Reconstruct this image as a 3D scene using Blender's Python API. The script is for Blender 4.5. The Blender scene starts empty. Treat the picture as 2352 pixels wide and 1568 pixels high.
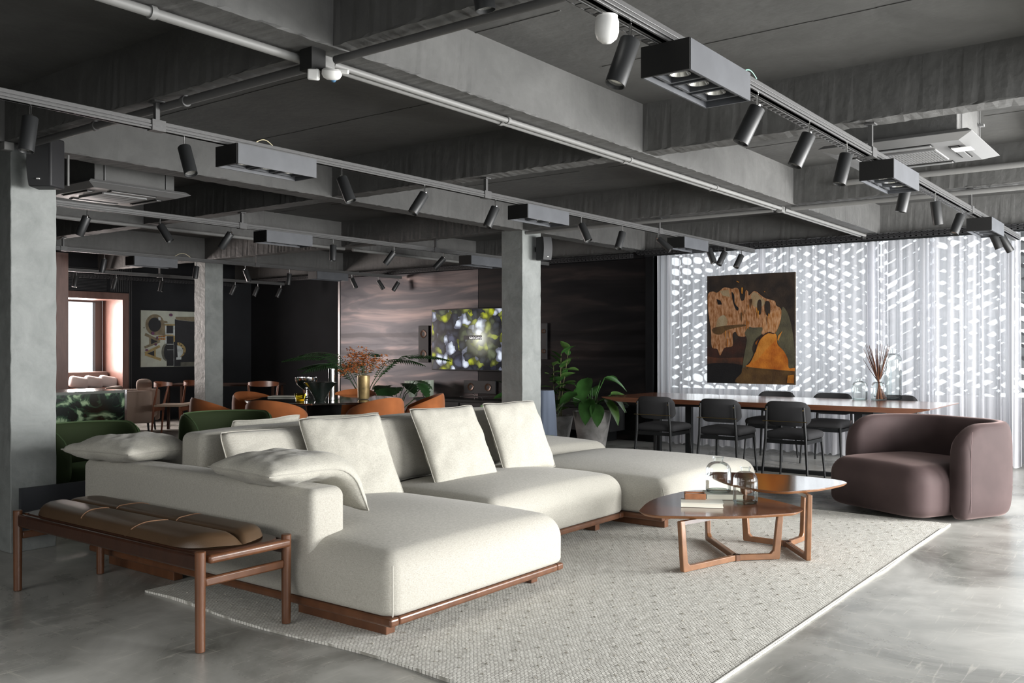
import bpy, bmesh, math, random
from mathutils import Vector, Matrix, Euler, noise
random.seed(7)
C = bpy.context.scene.collection
S = bpy.context.scene
PI = math.pi
# ---------------------------------------------------------------- camera
FPX = 2116.0; CA = math.atan2(1602, 2116); EYE = 1.35; HY = 795
FW = (-math.sin(CA), math.cos(CA)); RT = (math.cos(CA), math.sin(CA))
cam = bpy.data.cameras.new('camera'); co = bpy.data.objects.new('camera', cam); C.objects.link(co)
co.location = (0, 0, EYE); co.rotation_euler = (PI/2, 0, CA)
cam.sensor_width = 36; cam.lens = 36*FPX/2352; cam.shift_y = (HY-784)/2352
cam.clip_start = 0.05; cam.clip_end = 200
S.camera = co
# ---------------------------------------------------------------- light
w = bpy.data.worlds.new('sky'); S.world = w; w.use_nodes = True
bg = w.node_tree.nodes['Background']; bg.inputs[0].default_value = (0.93, 0.96, 1.0, 1); bg.inputs[1].default_value = 2.2
S.view_settings.view_transform = 'Standard'; S.view_settings.look = 'None'
S.view_settings.gamma = 1; S.view_settings.use_curve_mapping = False
S.view_settings.exposure = 0.08
def area(name, loc, rot, sx, sy, power, col=(1, 1, 1), spread=PI):
    l = bpy.data.lights.new(name, 'AREA'); l.shape = 'RECTANGLE'; l.size = sx; l.size_y = sy
    l.energy = power; l.color = col; l.spread = spread
    o = bpy.data.objects.new(name, l); C.objects.link(o); o.location = loc; o.rotation_euler = rot
    return o
# daylight through the big openings of the right-hand wall (out of frame), one lamp per opening
for k, yy in enumerate((-1.2, 2.2, 5.6, 9.0)):
    area('window_daylight', (3.3, yy, 1.45), (0, PI/2-.3, 0), 2.0, 2.6, (20, 100, 470, 950)[k], (1.0, 0.99, 0.97))
# fill lamp added behind the camera, tilted down to brighten floor and sofa
area('front_fill', (-2.6, -2.9, 2.1), (math.radians(52), 0, 0), 6.0, 1.2, 70, (1.0, 0.99, 0.96), math.radians(95))
# daylight through the sheer curtains
area('curtain_daylight', (-1.7, 12.3, 1.7), (-PI/2, 0, 0), 8.8, 2.0, 105, (0.95, 0.97, 1.0))
# daylight through the window nook at the far left
area('nook_daylight', (-15.9, 7.6, 1.5), (0, -PI/2, 0), 1.25, 2.0, 300, (1.0, 0.88, 0.83))
# ---------------------------------------------------------------- pixel to world (known plane)
def _d(x, y): return (FW[0]*FPX+RT[0]*(x-1176), FW[1]*FPX+RT[1]*(x-1176), HY-y)
def atz(x, y, h=0):
    v = _d(x, y); t = (h-EYE)/v[2]; return Vector((v[0]*t, v[1]*t, h))
def atX(x, y, c):
    v = _d(x, y); t = c/v[0]; return Vector((c, v[1]*t, EYE+v[2]*t))
def atY(x, y, c):
    v = _d(x, y); t = c/v[1]; return Vector((v[0]*t, c, EYE+v[2]*t))
def atD(x, y, d):
    t = d/FPX; v = _d(x, y); return Vector((v[0]*t, v[1]*t, EYE+v[2]*t))
# ---------------------------------------------------------------- materials
MATS = {}
def nodes(name):
    m = bpy.data.materials.new(name); m.use_nodes = True; nt = m.node_tree
    return m, nt, nt.nodes, nt.links, nt.nodes['Principled BSDF']
def mat(name, col, rough=0.6, metal=0.0, var=0.0, vscale=5, vcol=None, bump=0.0, bscale=40, coat=0, sheen=0, stretch=None, spec=0.5, trans=0, detail=4, emis=None, es=0, sheen_tint=None):
    if name in MATS: return MATS[name]
    m, nt, N, L, b = nodes(name)
    c4 = (*col, 1)
    b.inputs['Base Color'].default_value = c4; b.inputs['Roughness'].default_value = rough
    b.inputs['Metallic'].default_value = metal; b.inputs['Specular IOR Level'].default_value = spec
    b.inputs['Coat Weight'].default_value = coat; b.inputs['Coat Roughness'].default_value = 0.1
    b.inputs['Sheen Weight'].default_value = sheen; b.inputs['Sheen Roughness'].default_value = 0.4
    if sheen_tint: b.inputs['Sheen Tint'].default_value = (*sheen_tint, 1)
    b.inputs['Transmission Weight'].default_value = trans
    if emis: b.inputs['Emission Color'].default_value = (*emis, 1); b.inputs['Emission Strength'].default_value = es
    tc = None
    if var or bump:
        tc = N.new('ShaderNodeTexCoord'); mp = N.new('ShaderNodeMapping'); L.new(tc.outputs['Object'], mp.inputs[0])
        if stretch: mp.inputs['Scale'].default_value = stretch
    if var:
        n = N.new('ShaderNodeTexNoise'); n.inputs['Scale'].default_value = vscale; n.inputs['Detail'].default_value = detail
        L.new(mp.outputs[0], n.inputs[0])
        r = N.new('ShaderNodeValToRGB'); L.new(n.outputs['Fac'], r.inputs[0])
        v = vcol or tuple(x*(1-var) for x in col)
        r.color_ramp.elements[0].position = 0.35; r.color_ramp.elements[1].position = 0.65
        r.color_ramp.elements[0].color = (*v, 1); r.color_ramp.elements[1].color = c4
        L.new(r.outputs[0], b.inputs['Base Color'])
    if bump:
        n2 = N.new('ShaderNodeTexNoise'); n2.inputs['Scale'].default_value = bscale; n2.inputs['Detail'].default_value = 3
        L.new(mp.outputs[0], n2.inputs[0]); bp = N.new('ShaderNodeBump'); bp.inputs['Strength'].default_value = bump
        bp.inputs['Distance'].default_value = 0.01; L.new(n2.outputs['Fac'], bp.inputs['Height']); L.new(bp.outputs[0], b.inputs['Normal'])
    MATS[name] = m; return m
def linen(name, c1, c2, sc=1.0):
    m, nt, N, L, b = nodes(name)
    b.inputs['Roughness'].default_value = 0.95; b.inputs['Specular IOR Level'].default_value = 0.1; b.inputs['Sheen Weight'].default_value = 0.15
    tc = N.new('ShaderNodeTexCoord'); prev = None; outs = []
    for s in ((70, 70, 700), (700, 700, 70), (420, 420, 420)):
        mp = N.new('ShaderNodeMapping'); mp.inputs['Scale'].default_value = [q*sc for q in s]; L.new(tc.outputs['Object'], mp.inputs[0])
        n = N.new('ShaderNodeTexNoise'); n.inputs['Scale'].default_value = 1; n.inputs['Detail'].default_value = 2; L.new(mp.outputs[0], n.inputs[0]); outs.append(n)
    a = N.new('ShaderNodeMath'); L.new(outs[0].outputs[0], a.inputs[0]); L.new(outs[1].outputs[0], a.inputs[1])
    a2 = N.new('ShaderNodeMath'); a2.operation = 'ADD'; L.new(a.outputs[0], a2.inputs[0]); L.new(outs[2].outputs[0], a2.inputs[1])
    d = N.new('ShaderNodeMath'); d.operation = 'DIVIDE'; d.inputs[1].default_value = 3; L.new(a2.outputs[0], d.inputs[0])
    r = N.new('ShaderNodeValToRGB'); L.new(d.outputs[0], r.inputs[0])
    r.color_ramp.elements[0].position = 0.40; r.color_ramp.elements[1].position = 0.60
    r.color_ramp.elements[0].color = (*c1, 1); r.color_ramp.elements[1].color = (*c2, 1); L.new(r.outputs[0], b.inputs['Base Color'])
    bp = N.new('ShaderNodeBump'); bp.inputs['Strength'].default_value = 0.35; bp.inputs['Distance'].default_value = 0.003
    L.new(d.outputs[0], bp.inputs['Height']); L.new(bp.outputs[0], b.inputs['Normal'])
    MATS[name] = m; return m
def wood(name, c1, c2, rough=0.35, stretch=(9, 9, 2.5), coat=0.2, scale=2.2):
    return mat(name, c2, rough, var=1, vscale=scale, vcol=tuple(a*.5+b*.5 for a, b in zip(c1, c2)), stretch=stretch, coat=coat, bump=0.05, bscale=20, detail=6)
def glass(name, tint=(0.97, 0.99, 0.98), ior=1.35, mixin=0.0, edge=0.75):
    m = bpy.data.materials.new(name); m.use_nodes = True; nt = m.node_tree; N = nt.nodes; L = nt.links; N.clear()
    o = N.new('ShaderNodeOutputMaterial'); mx = N.new('ShaderNodeMixShader'); t = N.new('ShaderNodeBsdfTransparent'); g = N.new('ShaderNodeBsdfGlossy')
    g.inputs['Roughness'].default_value = 0.02; g.inputs[0].default_value = (0.95, 0.97, 1, 1)
    f = N.new('ShaderNodeFresnel'); f.inputs[0].default_value = ior; lw = N.new('ShaderNodeLayerWeight'); lw.inputs[0].default_value = 0.25
    cr = N.new('ShaderNodeValToRGB'); cr.color_ramp.elements[0].color = (*tint, 1); cr.color_ramp.elements[1].color = tuple(x*edge for x in tint)+(1,)
    cr.color_ramp.elements[0].position = 0.3; cr.color_ramp.elements[1].position = 0.95
    L.new(lw.outputs['Facing'], cr.inputs[0]); L.new(cr.outputs[0], t.inputs[0])
    fm = N.new('ShaderNodeMath'); fm.operation = 'MULTIPLY'; fm.inputs[1].default_value = 0.75; L.new(f.outputs[0], fm.inputs[0]); L.new(fm.outputs[0], mx.inputs[0]); L.new(t.outputs[0], mx.inputs[1]); L.new(g.outputs[0], mx.inputs[2]); L.new(mx.outputs[0], o.inputs[0])
    MATS[name] = m; return m
def concrete(name, c1, c2, rough, big=0.8, streak=False, bump=0.15, cracks=0.0, rough2=None, scr=False):
    m, nt, N, L, b = nodes(name); tc = N.new('ShaderNodeTexCoord')
    n = N.new('ShaderNodeTexNoise'); n.inputs['Scale'].default_value = big; n.inputs['Detail'].default_value = 9; n.inputs['Roughness'].default_value = 0.62; n.inputs['Distortion'].default_value = 0.6
    L.new(tc.outputs['Object'], n.inputs[0])
    r = N.new('ShaderNodeValToRGB'); r.color_ramp.elements[0].position = 0.33; r.color_ramp.elements[1].position = 0.68
    r.color_ramp.elements[0].color = (*c1, 1); r.color_ramp.elements[1].color = (*c2, 1); L.new(n.outputs[0], r.inputs[0]); last = r.outputs[0]
    if scr:
        for k, (rot, sc) in enumerate(((0.5, (1.6, 26, 1)), (2.2, (22, 1.8, 1)))):
            mp = N.new('ShaderNodeMapping'); mp.inputs['Rotation'].default_value = (0, 0, rot); mp.inputs['Scale'].default_value = sc; L.new(tc.outputs['Object'], mp.inputs[0])
            s = N.new('ShaderNodeTexNoise'); s.inputs['Scale'].default_value = 1.6; s.inputs['Detail'].default_value = 5; s.inputs['Distortion'].default_value = 1.2; L.new(mp.outputs[0], s.inputs[0])
            rr = N.new('ShaderNodeValToRGB'); rr.color_ramp.elements[0].position = 0.62; rr.color_ramp.elements[1].position = 0.72; rr.color_ramp.elements[1].color = (0.28, 0.28, 0.28, 1); L.new(s.outputs[0], rr.inputs[0])
            mx = N.new('ShaderNodeMix'); mx.data_type = 'RGBA'; L.new(rr.outputs[0], mx.inputs['Factor']); L.new(last, mx.inputs['A']); mx.inputs['B'].default_value = (min(1, c2[0]*1.5), min(1, c2[1]*1.45), c2[2]*1.35, 1); last = mx.outputs['Result']
    L.new(last, b.inputs['Base Color'])
    b.inputs['Roughness'].default_value = rough
    if rough2 is not None:
        mr = N.new('ShaderNodeMapRange'); mr.inputs['To Min'].default_value = rough; mr.inputs['To Max'].default_value = rough2; L.new(n.outputs[0], mr.inputs[0]); L.new(mr.outputs[0], b.inputs['Roughness'])
    n2 = N.new('ShaderNodeTexNoise'); n2.inputs['Scale'].default_value = 14; n2.inputs['Detail'].default_value = 8; L.new(tc.outputs['Object'], n2.inputs[0])
    bp = N.new('ShaderNodeBump'); bp.inputs['Strength'].default_value = bump; bp.inputs['Distance'].default_value = 0.02; L.new(n2.outputs[0], bp.inputs['Height']); L.new(bp.outputs[0], b.inputs['Normal'])
    MATS[name] = m; return m

M_floor = concrete('polished_concrete', (0.14, 0.14, 0.125), (0.50, 0.495, 0.465), 0.15, big=1.1, bump=0.02, rough2=0.42, scr=True)
M_ceil = concrete('painted_ceiling', (0.066, 0.066, 0.064), (0.094, 0.094, 0.091), 0.75, big=2, bump=0.25)
M_beam = concrete('painted_beam', (0.085, 0.085, 0.083), (0.12, 0.12, 0.117), 0.7, big=3, bump=0.35)
M_col = concrete('painted_column', (0.20, 0.215, 0.208), (0.29, 0.305, 0.297), 0.7, big=4, bump=0.5)
M_dark = mat('dark_wall_paint', (0.015, 0.016, 0.018), 0.8, spec=0.15, bump=0.05, var=0.2, vscale=2)
M_linen = linen('oatmeal_linen', (0.33, 0.315, 0.275), (0.49, 0.475, 0.425))
M_pil = linen('pale_linen', (0.34, 0.327, 0.285), (0.54, 0.525, 0.465))
M_pipe = mat('linen_piping', (0.42, 0.405, 0.36), 0.9)
M_wal = wood('walnut', (0.06, 0.023, 0.010), (0.125, 0.050, 0.022), 0.36)
M_wall2 = wood('walnut_dark', (0.022, 0.009, 0.006), (0.045, 0.018, 0.010), 0.3)
M_oak = wood('walnut_light', (0.10, 0.043, 0.018), (0.20, 0.092, 0.040), 0.4, stretch=(6, 6, 6))
M_top = wood('veneer_top', (0.10, 0.040, 0.020), (0.18, 0.075, 0.040), 0.22, stretch=(14, 2, 2), coat=0.5)
M_edge = mat('top_edge', (0.28, 0.12, 0.045), 0.4)
M_leather = mat('brown_leather', (0.080, 0.048, 0.026), 0.36, var=0.25, vscale=3, bump=0.12, bscale=300, spec=0.5)
M_stitch = mat('stitching', (0.30, 0.17, 0.10), 0.7)
M_velvet = mat('mauve_velvet', (0.062, 0.042, 0.042), 0.75, sheen=0.30, var=0.35, vscale=2.5, spec=0.2, sheen_tint=(0.75, 0.55, 0.52))
M_green = mat('green_velvet', (0.030, 0.044, 0.018), 0.8, sheen=0.5, spec=0.2, sheen_tint=(0.3, 0.45, 0.22))
M_orange = mat('rust_velvet', (0.36, 0.115, 0.035), 0.8, sheen=0.4, var=0.25, vscale=6, spec=0.2)
M_cup = mat('charcoal_cloth', (0.040, 0.040, 0.042), 0.95, bump=0.3, bscale=400, spec=0.1)
M_blk = mat('black_metal', (0.010, 0.011, 0.012), 0.5, spec=0.25)
M_blkm = mat('matt_black', (0.02, 0.02, 0.022), 0.6)
M_fix = mat('fixture_grey', (0.085, 0.09, 0.10), 0.5, var=0.2, vscale=8)
M_void = mat('black_void', (0.004, 0.004, 0.004), 0.7)
M_track = mat('track_metal', (0.07, 0.07, 0.07), 0.45, bump=0.1, bscale=60)
M_pipeg = mat('conduit_paint', (0.22, 0.22, 0.215), 0.5)
M_chr = mat('chrome', (0.85, 0.85, 0.85), 0.12, metal=1)
M_brass = mat('brass', (0.55, 0.40, 0.18), 0.3, metal=1)
M_white = mat('white_plastic', (0.82, 0.82, 0.80), 0.4)
M_ac = mat('grey_plastic', (0.20, 0.20, 0.20), 0.45)
M_glass = glass('clear_glass', edge=0.80, ior=1.35)
M_pane = glass('window_glass', (0.95, 0.97, 0.97), 1.45, edge=0.9)
M_yel = glass('amber_glass', (0.95, 0.80, 0.18), 1.5, edge=0.6)
M_lamp = mat('lamp_lens', (0.75, 0.75, 0.72), 0.15, metal=0.8)
M_paper = mat('paper', (0.78, 0.76, 0.66), 0.8, var=0.1, vscale=1, stretch=(1, 1, 300))
M_cover = mat('cream_cover', (0.74, 0.74, 0.66), 0.5)
M_leafd = mat('leaf_dark', (0.030, 0.085, 0.026), 0.35, var=0.4, vscale=6)
M_leafm = mat('leaf_mid', (0.045, 0.13, 0.030), 0.3, var=0.5, vscale=8)
M_leafl = mat('leaf_light', (0.12, 0.24, 0.06), 0.35, var=0.5, vscale=10)
M_stem = mat('stem', (0.10, 0.10, 0.04), 0.6)
M_pot = concrete('pot_cement', (0.16, 0.155, 0.15), (0.34, 0.33, 0.32), 0.8, big=6, bump=0.2)
M_soil = mat('soil', (0.02, 0.015, 0.01), 0.95, bump=0.6, bscale=60)
M_frame = mat('window_frame_grey', (0.25, 0.25, 0.26), 0.5)
M_redw = wood('reddish_wood', (0.07, 0.033, 0.026), (0.13, 0.065, 0.050), 0.4, coat=0.1)

# metal wall with patina: horizontal bands and mottling
def patina(name, dark=1.0):
    m, nt, N, L, b = nodes(name); tc = N.new('ShaderNodeTexCoord')
    mp = N.new('ShaderNodeMapping'); mp.inputs['Scale'].default_value = (0.35, 1, 2.2); L.new(tc.outputs['Object'], mp.inputs[0])
    n = N.new('ShaderNodeTexNoise'); n.inputs['Scale'].default_value = 1.3; n.inputs['Detail'].default_value = 8; n.inputs['Distortion'].default_value = 1.5; L.new(mp.outputs[0], n.inputs[0])
    r = N.new('ShaderNodeValToRGB'); e = r.color_ramp.elements; e[0].position = 0.3; e[1].position = 0.75
    e[0].color = (0.022*dark, 0.024*dark, 0.030*dark, 1); e[1].color = (0.24*dark, 0.18*dark, 0.165*dark, 1)
    k = e.new(0.5); k.color = (0.060*dark, 0.055*dark, 0.060*dark, 1); L.new(n.outputs[0], r.inputs[0])
    sp = N.new('ShaderNodeSeparateXYZ'); L.new(tc.outputs['Object'], sp.inputs[0])
    nb = N.new('ShaderNodeTexNoise'); nb.inputs['Scale'].default_value = 3; L.new(tc.outputs['Object'], nb.inputs[0])
    ad = N.new('ShaderNodeMath'); ad.operation = 'MULTIPLY_ADD'; ad.inputs[1].default_value = 0.05; L.new(nb.outputs[0], ad.inputs[0]); L.new(sp.outputs['Z'], ad.inputs[2])
    r2 = N.new('ShaderNodeValToRGB'); r2.color_ramp.interpolation = 'LINEAR'; e = r2.color_ramp.elements
    mr = N.new('ShaderNodeMapRange'); mr.inputs['From Min'].default_value = 0.9; mr.inputs['From Max'].default_value = 1.9; L.new(ad.outputs[0], mr.inputs[0]); L.new(mr.outputs[0], r2.inputs[0])
    pts = [(0, 1), (0.30, 1), (0.33, 0.45), (0.40, 0.55), (0.42, 1), (0.50, 1.0), (0.505, 0.4), (0.515, 0.95), (0.62, 0.9), (0.64, 0.5), (0.70, 0.55), (0.72, 1)]
    e[0].position = 0; e[0].color = (1, 1, 1, 1); e[1].position = 1; e[1].color = (1, 1, 1, 1)
    for p, v in pts[1:]:
        q = e.new(p); q.color = (v, v, v, 1)
    mx = N.new('ShaderNodeMix'); mx.data_type = 'RGBA'; mx.blend_type = 'MULTIPLY'; mx.inputs['Factor'].default_value = 1; L.new(r.outputs[0], mx.inputs['A']); L.new(r2.outputs[0], mx.inputs['B'])
    L.new(mx.outputs['Result'], b.inputs['Base Color']); b.inputs['Metallic'].default_value = 0.55; b.inputs['Roughness'].default_value = 0.42
    MATS[name] = m; return m
M_patina = patina('patina_metal'); M_patd = patina('patina_metal_dark', 0.16)
MATS['patina_metal_dark'].node_tree.nodes['Principled BSDF'].inputs['Specular IOR Level'].default_value = 0.15
MATS['patina_metal_dark'].node_tree.nodes['Principled BSDF'].inputs['Metallic'].default_value = 0.1
# marble
def marble():
    m, nt, N, L, b = nodes('green_marble'); tc = N.new('ShaderNodeTexCoord')
    n = N.new('ShaderNodeTexNoise'); n.inputs['Scale'].default_value = 3.2; n.inputs['Detail'].default_value = 10; n.inputs['Distortion'].default_value = 2.5; L.new(tc.outputs['Object'], n.inputs[0])
    r = N.new('ShaderNodeValToRGB'); e = r.color_ramp.elements; e[0].position = 0.47; e[0].color = (0.008, 0.014, 0.012, 1); e[1].position = 0.62; e[1].color = (0.30, 0.42, 0.26, 1)
    k = e.new(0.54); k.color = (0.03, 0.07, 0.04, 1); L.new(n.outputs[0], r.inputs[0]); L.new(r.outputs[0], b.inputs['Base Color']); b.inputs['Roughness'].default_value = 0.15
    return m
M_marble = marble()
# rug
def rugmat():
    m, nt, N, L, b = nodes('woven_rug'); tc = N.new('ShaderNodeTexCoord'); b.inputs['Roughness'].default_value = 0.95; b.inputs['Specular IOR Level'].default_value = 0.05
    nd = N.new('ShaderNodeTexNoise'); nd.inputs['Scale'].default_value = 6; L.new(tc.outputs['Object'], nd.inputs[0])
    ma = N.new('ShaderNodeVectorMath'); ma.operation = 'MULTIPLY_ADD'; ma.inputs[1].default_value = (0.02, 0.02, 0); L.new(nd.outputs['Color'], ma.inputs[0]); L.new(tc.outputs['Object'], ma.inputs[2])
    mp = N.new('ShaderNodeMapping'); mp.inputs['Scale'].default_value = (1, 1, 1); L.new(ma.outputs[0], mp.inputs[0])
    br = N.new('ShaderNodeTexBrick'); br.inputs['Scale'].default_value = 1; br.inputs['Brick Width'].default_value = 0.022; br.inputs['Row Height'].default_value = 0.013
    br.inputs['Mortar Size'].default_value = 0.0028; br.inputs['Mortar Smooth'].default_value = 1.0; br.offset = 0.5; L.new(mp.outputs[0], br.inputs[0])
    n = N.new('ShaderNodeTexNoise'); n.inputs['Scale'].default_value = 30; n.inputs['Detail'].default_value = 4; L.new(tc.outputs['Object'], n.inputs[0])
    r = N.new('ShaderNodeValToRGB'); e = r.color_ramp.elements; e[0].position = 0.3; e[0].color = (0.60, 0.585, 0.54, 1); e[1].position = 0.7; e[1].color = (0.80, 0.79, 0.74, 1); L.new(n.outputs[0], r.inputs[0])
    mx = N.new('ShaderNodeMix'); mx.data_type = 'RGBA'; L.new(br.outputs['Fac'], mx.inputs['Factor']); L.new(r.outputs[0], mx.inputs['A']); mx.inputs['B'].default_value = (0.33, 0.32, 0.285, 1)
    L.new(mx.outputs['Result'], b.inputs['Base Color'])
    iv = N.new('ShaderNodeMath'); iv.operation = 'MULTIPLY_ADD'; iv.inputs[1].default_value = -1; L.new(br.outputs['Fac'], iv.inputs[0]); L.new(n.outputs[0], iv.inputs[2])
    bp = N.new('ShaderNodeBump'); bp.inputs['Strength'].default_value = 0.8; bp.inputs['Distance'].default_value = 0.006; L.new(iv.outputs[0], bp.inputs['Height']); L.new(bp.outputs[0], b.inputs['Normal'])
    return m
M_rug = rugmat()
def sheermat():
    m = bpy.data.materials.new('sheer_voile'); m.use_nodes = True; nt = m.node_tree; N = nt.nodes; L = nt.links; N.clear()
    o = N.new('ShaderNodeOutputMaterial'); t = N.new('ShaderNodeBsdfTransparent'); tr = N.new('ShaderNodeBsdfTranslucent'); d = N.new('ShaderNodeBsdfDiffuse')
    tr.inputs[0].default_value = (0.90, 0.90, 0.93, 1); d.inputs[0].default_value = (0.80, 0.80, 0.84, 1)
    m1 = N.new('ShaderNodeMixShader'); m1.inputs[0].default_value = 0.35; L.new(tr.outputs[0], m1.inputs[1]); L.new(d.outputs[0], m1.inputs[2])
    lw = N.new('ShaderNodeLayerWeight'); lw.inputs[0].default_value = 0.35; mr = N.new('ShaderNodeMapRange'); mr.inputs['To Min'].default_value = 0.60; mr.inputs['To Max'].default_value = 1.0
    L.new(lw.outputs['Facing'], mr.inputs[0]); m2 = N.new('ShaderNodeMixShader'); L.new(mr.outputs[0], m2.inputs[0]); L.new(t.outputs[0], m2.inputs[1]); L.new(m1.outputs[0], m2.inputs[2]); L.new(m2.outputs[0], o.inputs[0])
    return m
M_sheer = sheermat()
def tvmat():
    m, nt, N, L, b = nodes('screen_picture'); tc = N.new('ShaderNodeTexCoord')
    b.inputs['Base Color'].default_value = (0.01, 0.01, 0.01, 1); b.inputs['Roughness'].default_value = 0.2
    v = N.new('ShaderNodeTexVoronoi'); v.inputs['Scale'].default_value = 7; v.feature = 'F1'
    nz = N.new('ShaderNodeTexNoise'); nz.inputs['Scale'].default_value = 5; L.new(tc.outputs['Object'], nz.inputs[0])
    ma = N.new('ShaderNodeVectorMath'); ma.operation = 'MULTIPLY_ADD'; ma.inputs[1].default_value = (0.22, 0.22, 0.22); L.new(nz.outputs['Color'], ma.inputs[0]); L.new(tc.outputs['Object'], ma.inputs[2]); L.new(ma.outputs[0], v.inputs[0])
    sep = N.new('ShaderNodeSeparateColor'); L.new(v.outputs['Color'], sep.inputs[0])
    r = N.new('ShaderNodeValToRGB'); r.color_ramp.interpolation = 'CONSTANT'; e = r.color_ramp.elements
    e[0].position = 0; e[0].color = (0.03, 0.035, 0.05, 1); e[1].position = 0.36; e[1].color = (0.10, 0.12, 0.07, 1)
    for p, c in ((0.5, (0.45, 0.50, 0.02)), (0.62, (0.08, 0.09, 0.14)), (0.70, (0.75, 0.82, 0.95)), (0.88, (0.30, 0.34, 0.06))):
        q = e.new(p); q.color = (*c, 1)
    L.new(sep.outputs[0], r.inputs[0])
    dm = N.new('ShaderNodeValToRGB'); dm.color_ramp.elements[0].position = 0.25; dm.color_ramp.elements[0].color = (1, 1, 1, 1); dm.color_ramp.elements[1].position = 0.6; dm.color_ramp.elements[1].color = (0.15, 0.15, 0.18, 1)
    vs = N.new('ShaderNodeMath'); vs.operation = 'MULTIPLY'; vs.inputs[1].default_value = 1.0; L.new(v.outputs['Distance'], vs.inputs[0]); L.new(vs.outputs[0], dm.inputs[0])
    mx = N.new('ShaderNodeMix'); mx.data_type = 'RGBA'; mx.blend_type = 'MULTIPLY'; mx.inputs['Factor'].default_value = 1; L.new(r.outputs[0], mx.inputs['A']); L.new(dm.outputs[0], mx.inputs['B'])
    # bright sun burst in the displayed picture
    dist = N.new('ShaderNodeVectorMath'); dist.operation = 'DISTANCE'; dist.inputs[1].default_value = (0.16, 0, 0.02); L.new(tc.outputs['Object'], dist.inputs[0])
    g = N.new('ShaderNodeValToRGB'); g.color_ramp.elements[0].color = (1, 1, 0.93, 1); g.color_ramp.elements[1].color = (0, 0, 0, 1); g.color_ramp.elements[1].position = 0.5; g.color_ramp.interpolation = 'EASE'; g.color_ramp.elements[0].color = (.9, .9, .8, 1); g_ = g.color_ramp.elements.new(.2); g_.color = (.16, .16, .12, 1); g_ = g.color_ramp.elements.new(.33); g_.color = (.03, .03, .02, 1); L.new(dist.outputs['Value'], g.inputs[0])
    ad = N.new('ShaderNodeMix'); ad.data_type = 'RGBA'; ad.blend_type = 'ADD'; ad.inputs['Factor'].default_value = 1; L.new(mx.outputs['Result'], ad.inputs['A']); L.new(g.outputs[0], ad.inputs['B'])
    L.new(ad.outputs['Result'], b.inputs['Emission Color']); b.inputs['Emission Strength'].default_value = 0.95
    return m
M_tv = tvmat()

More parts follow.
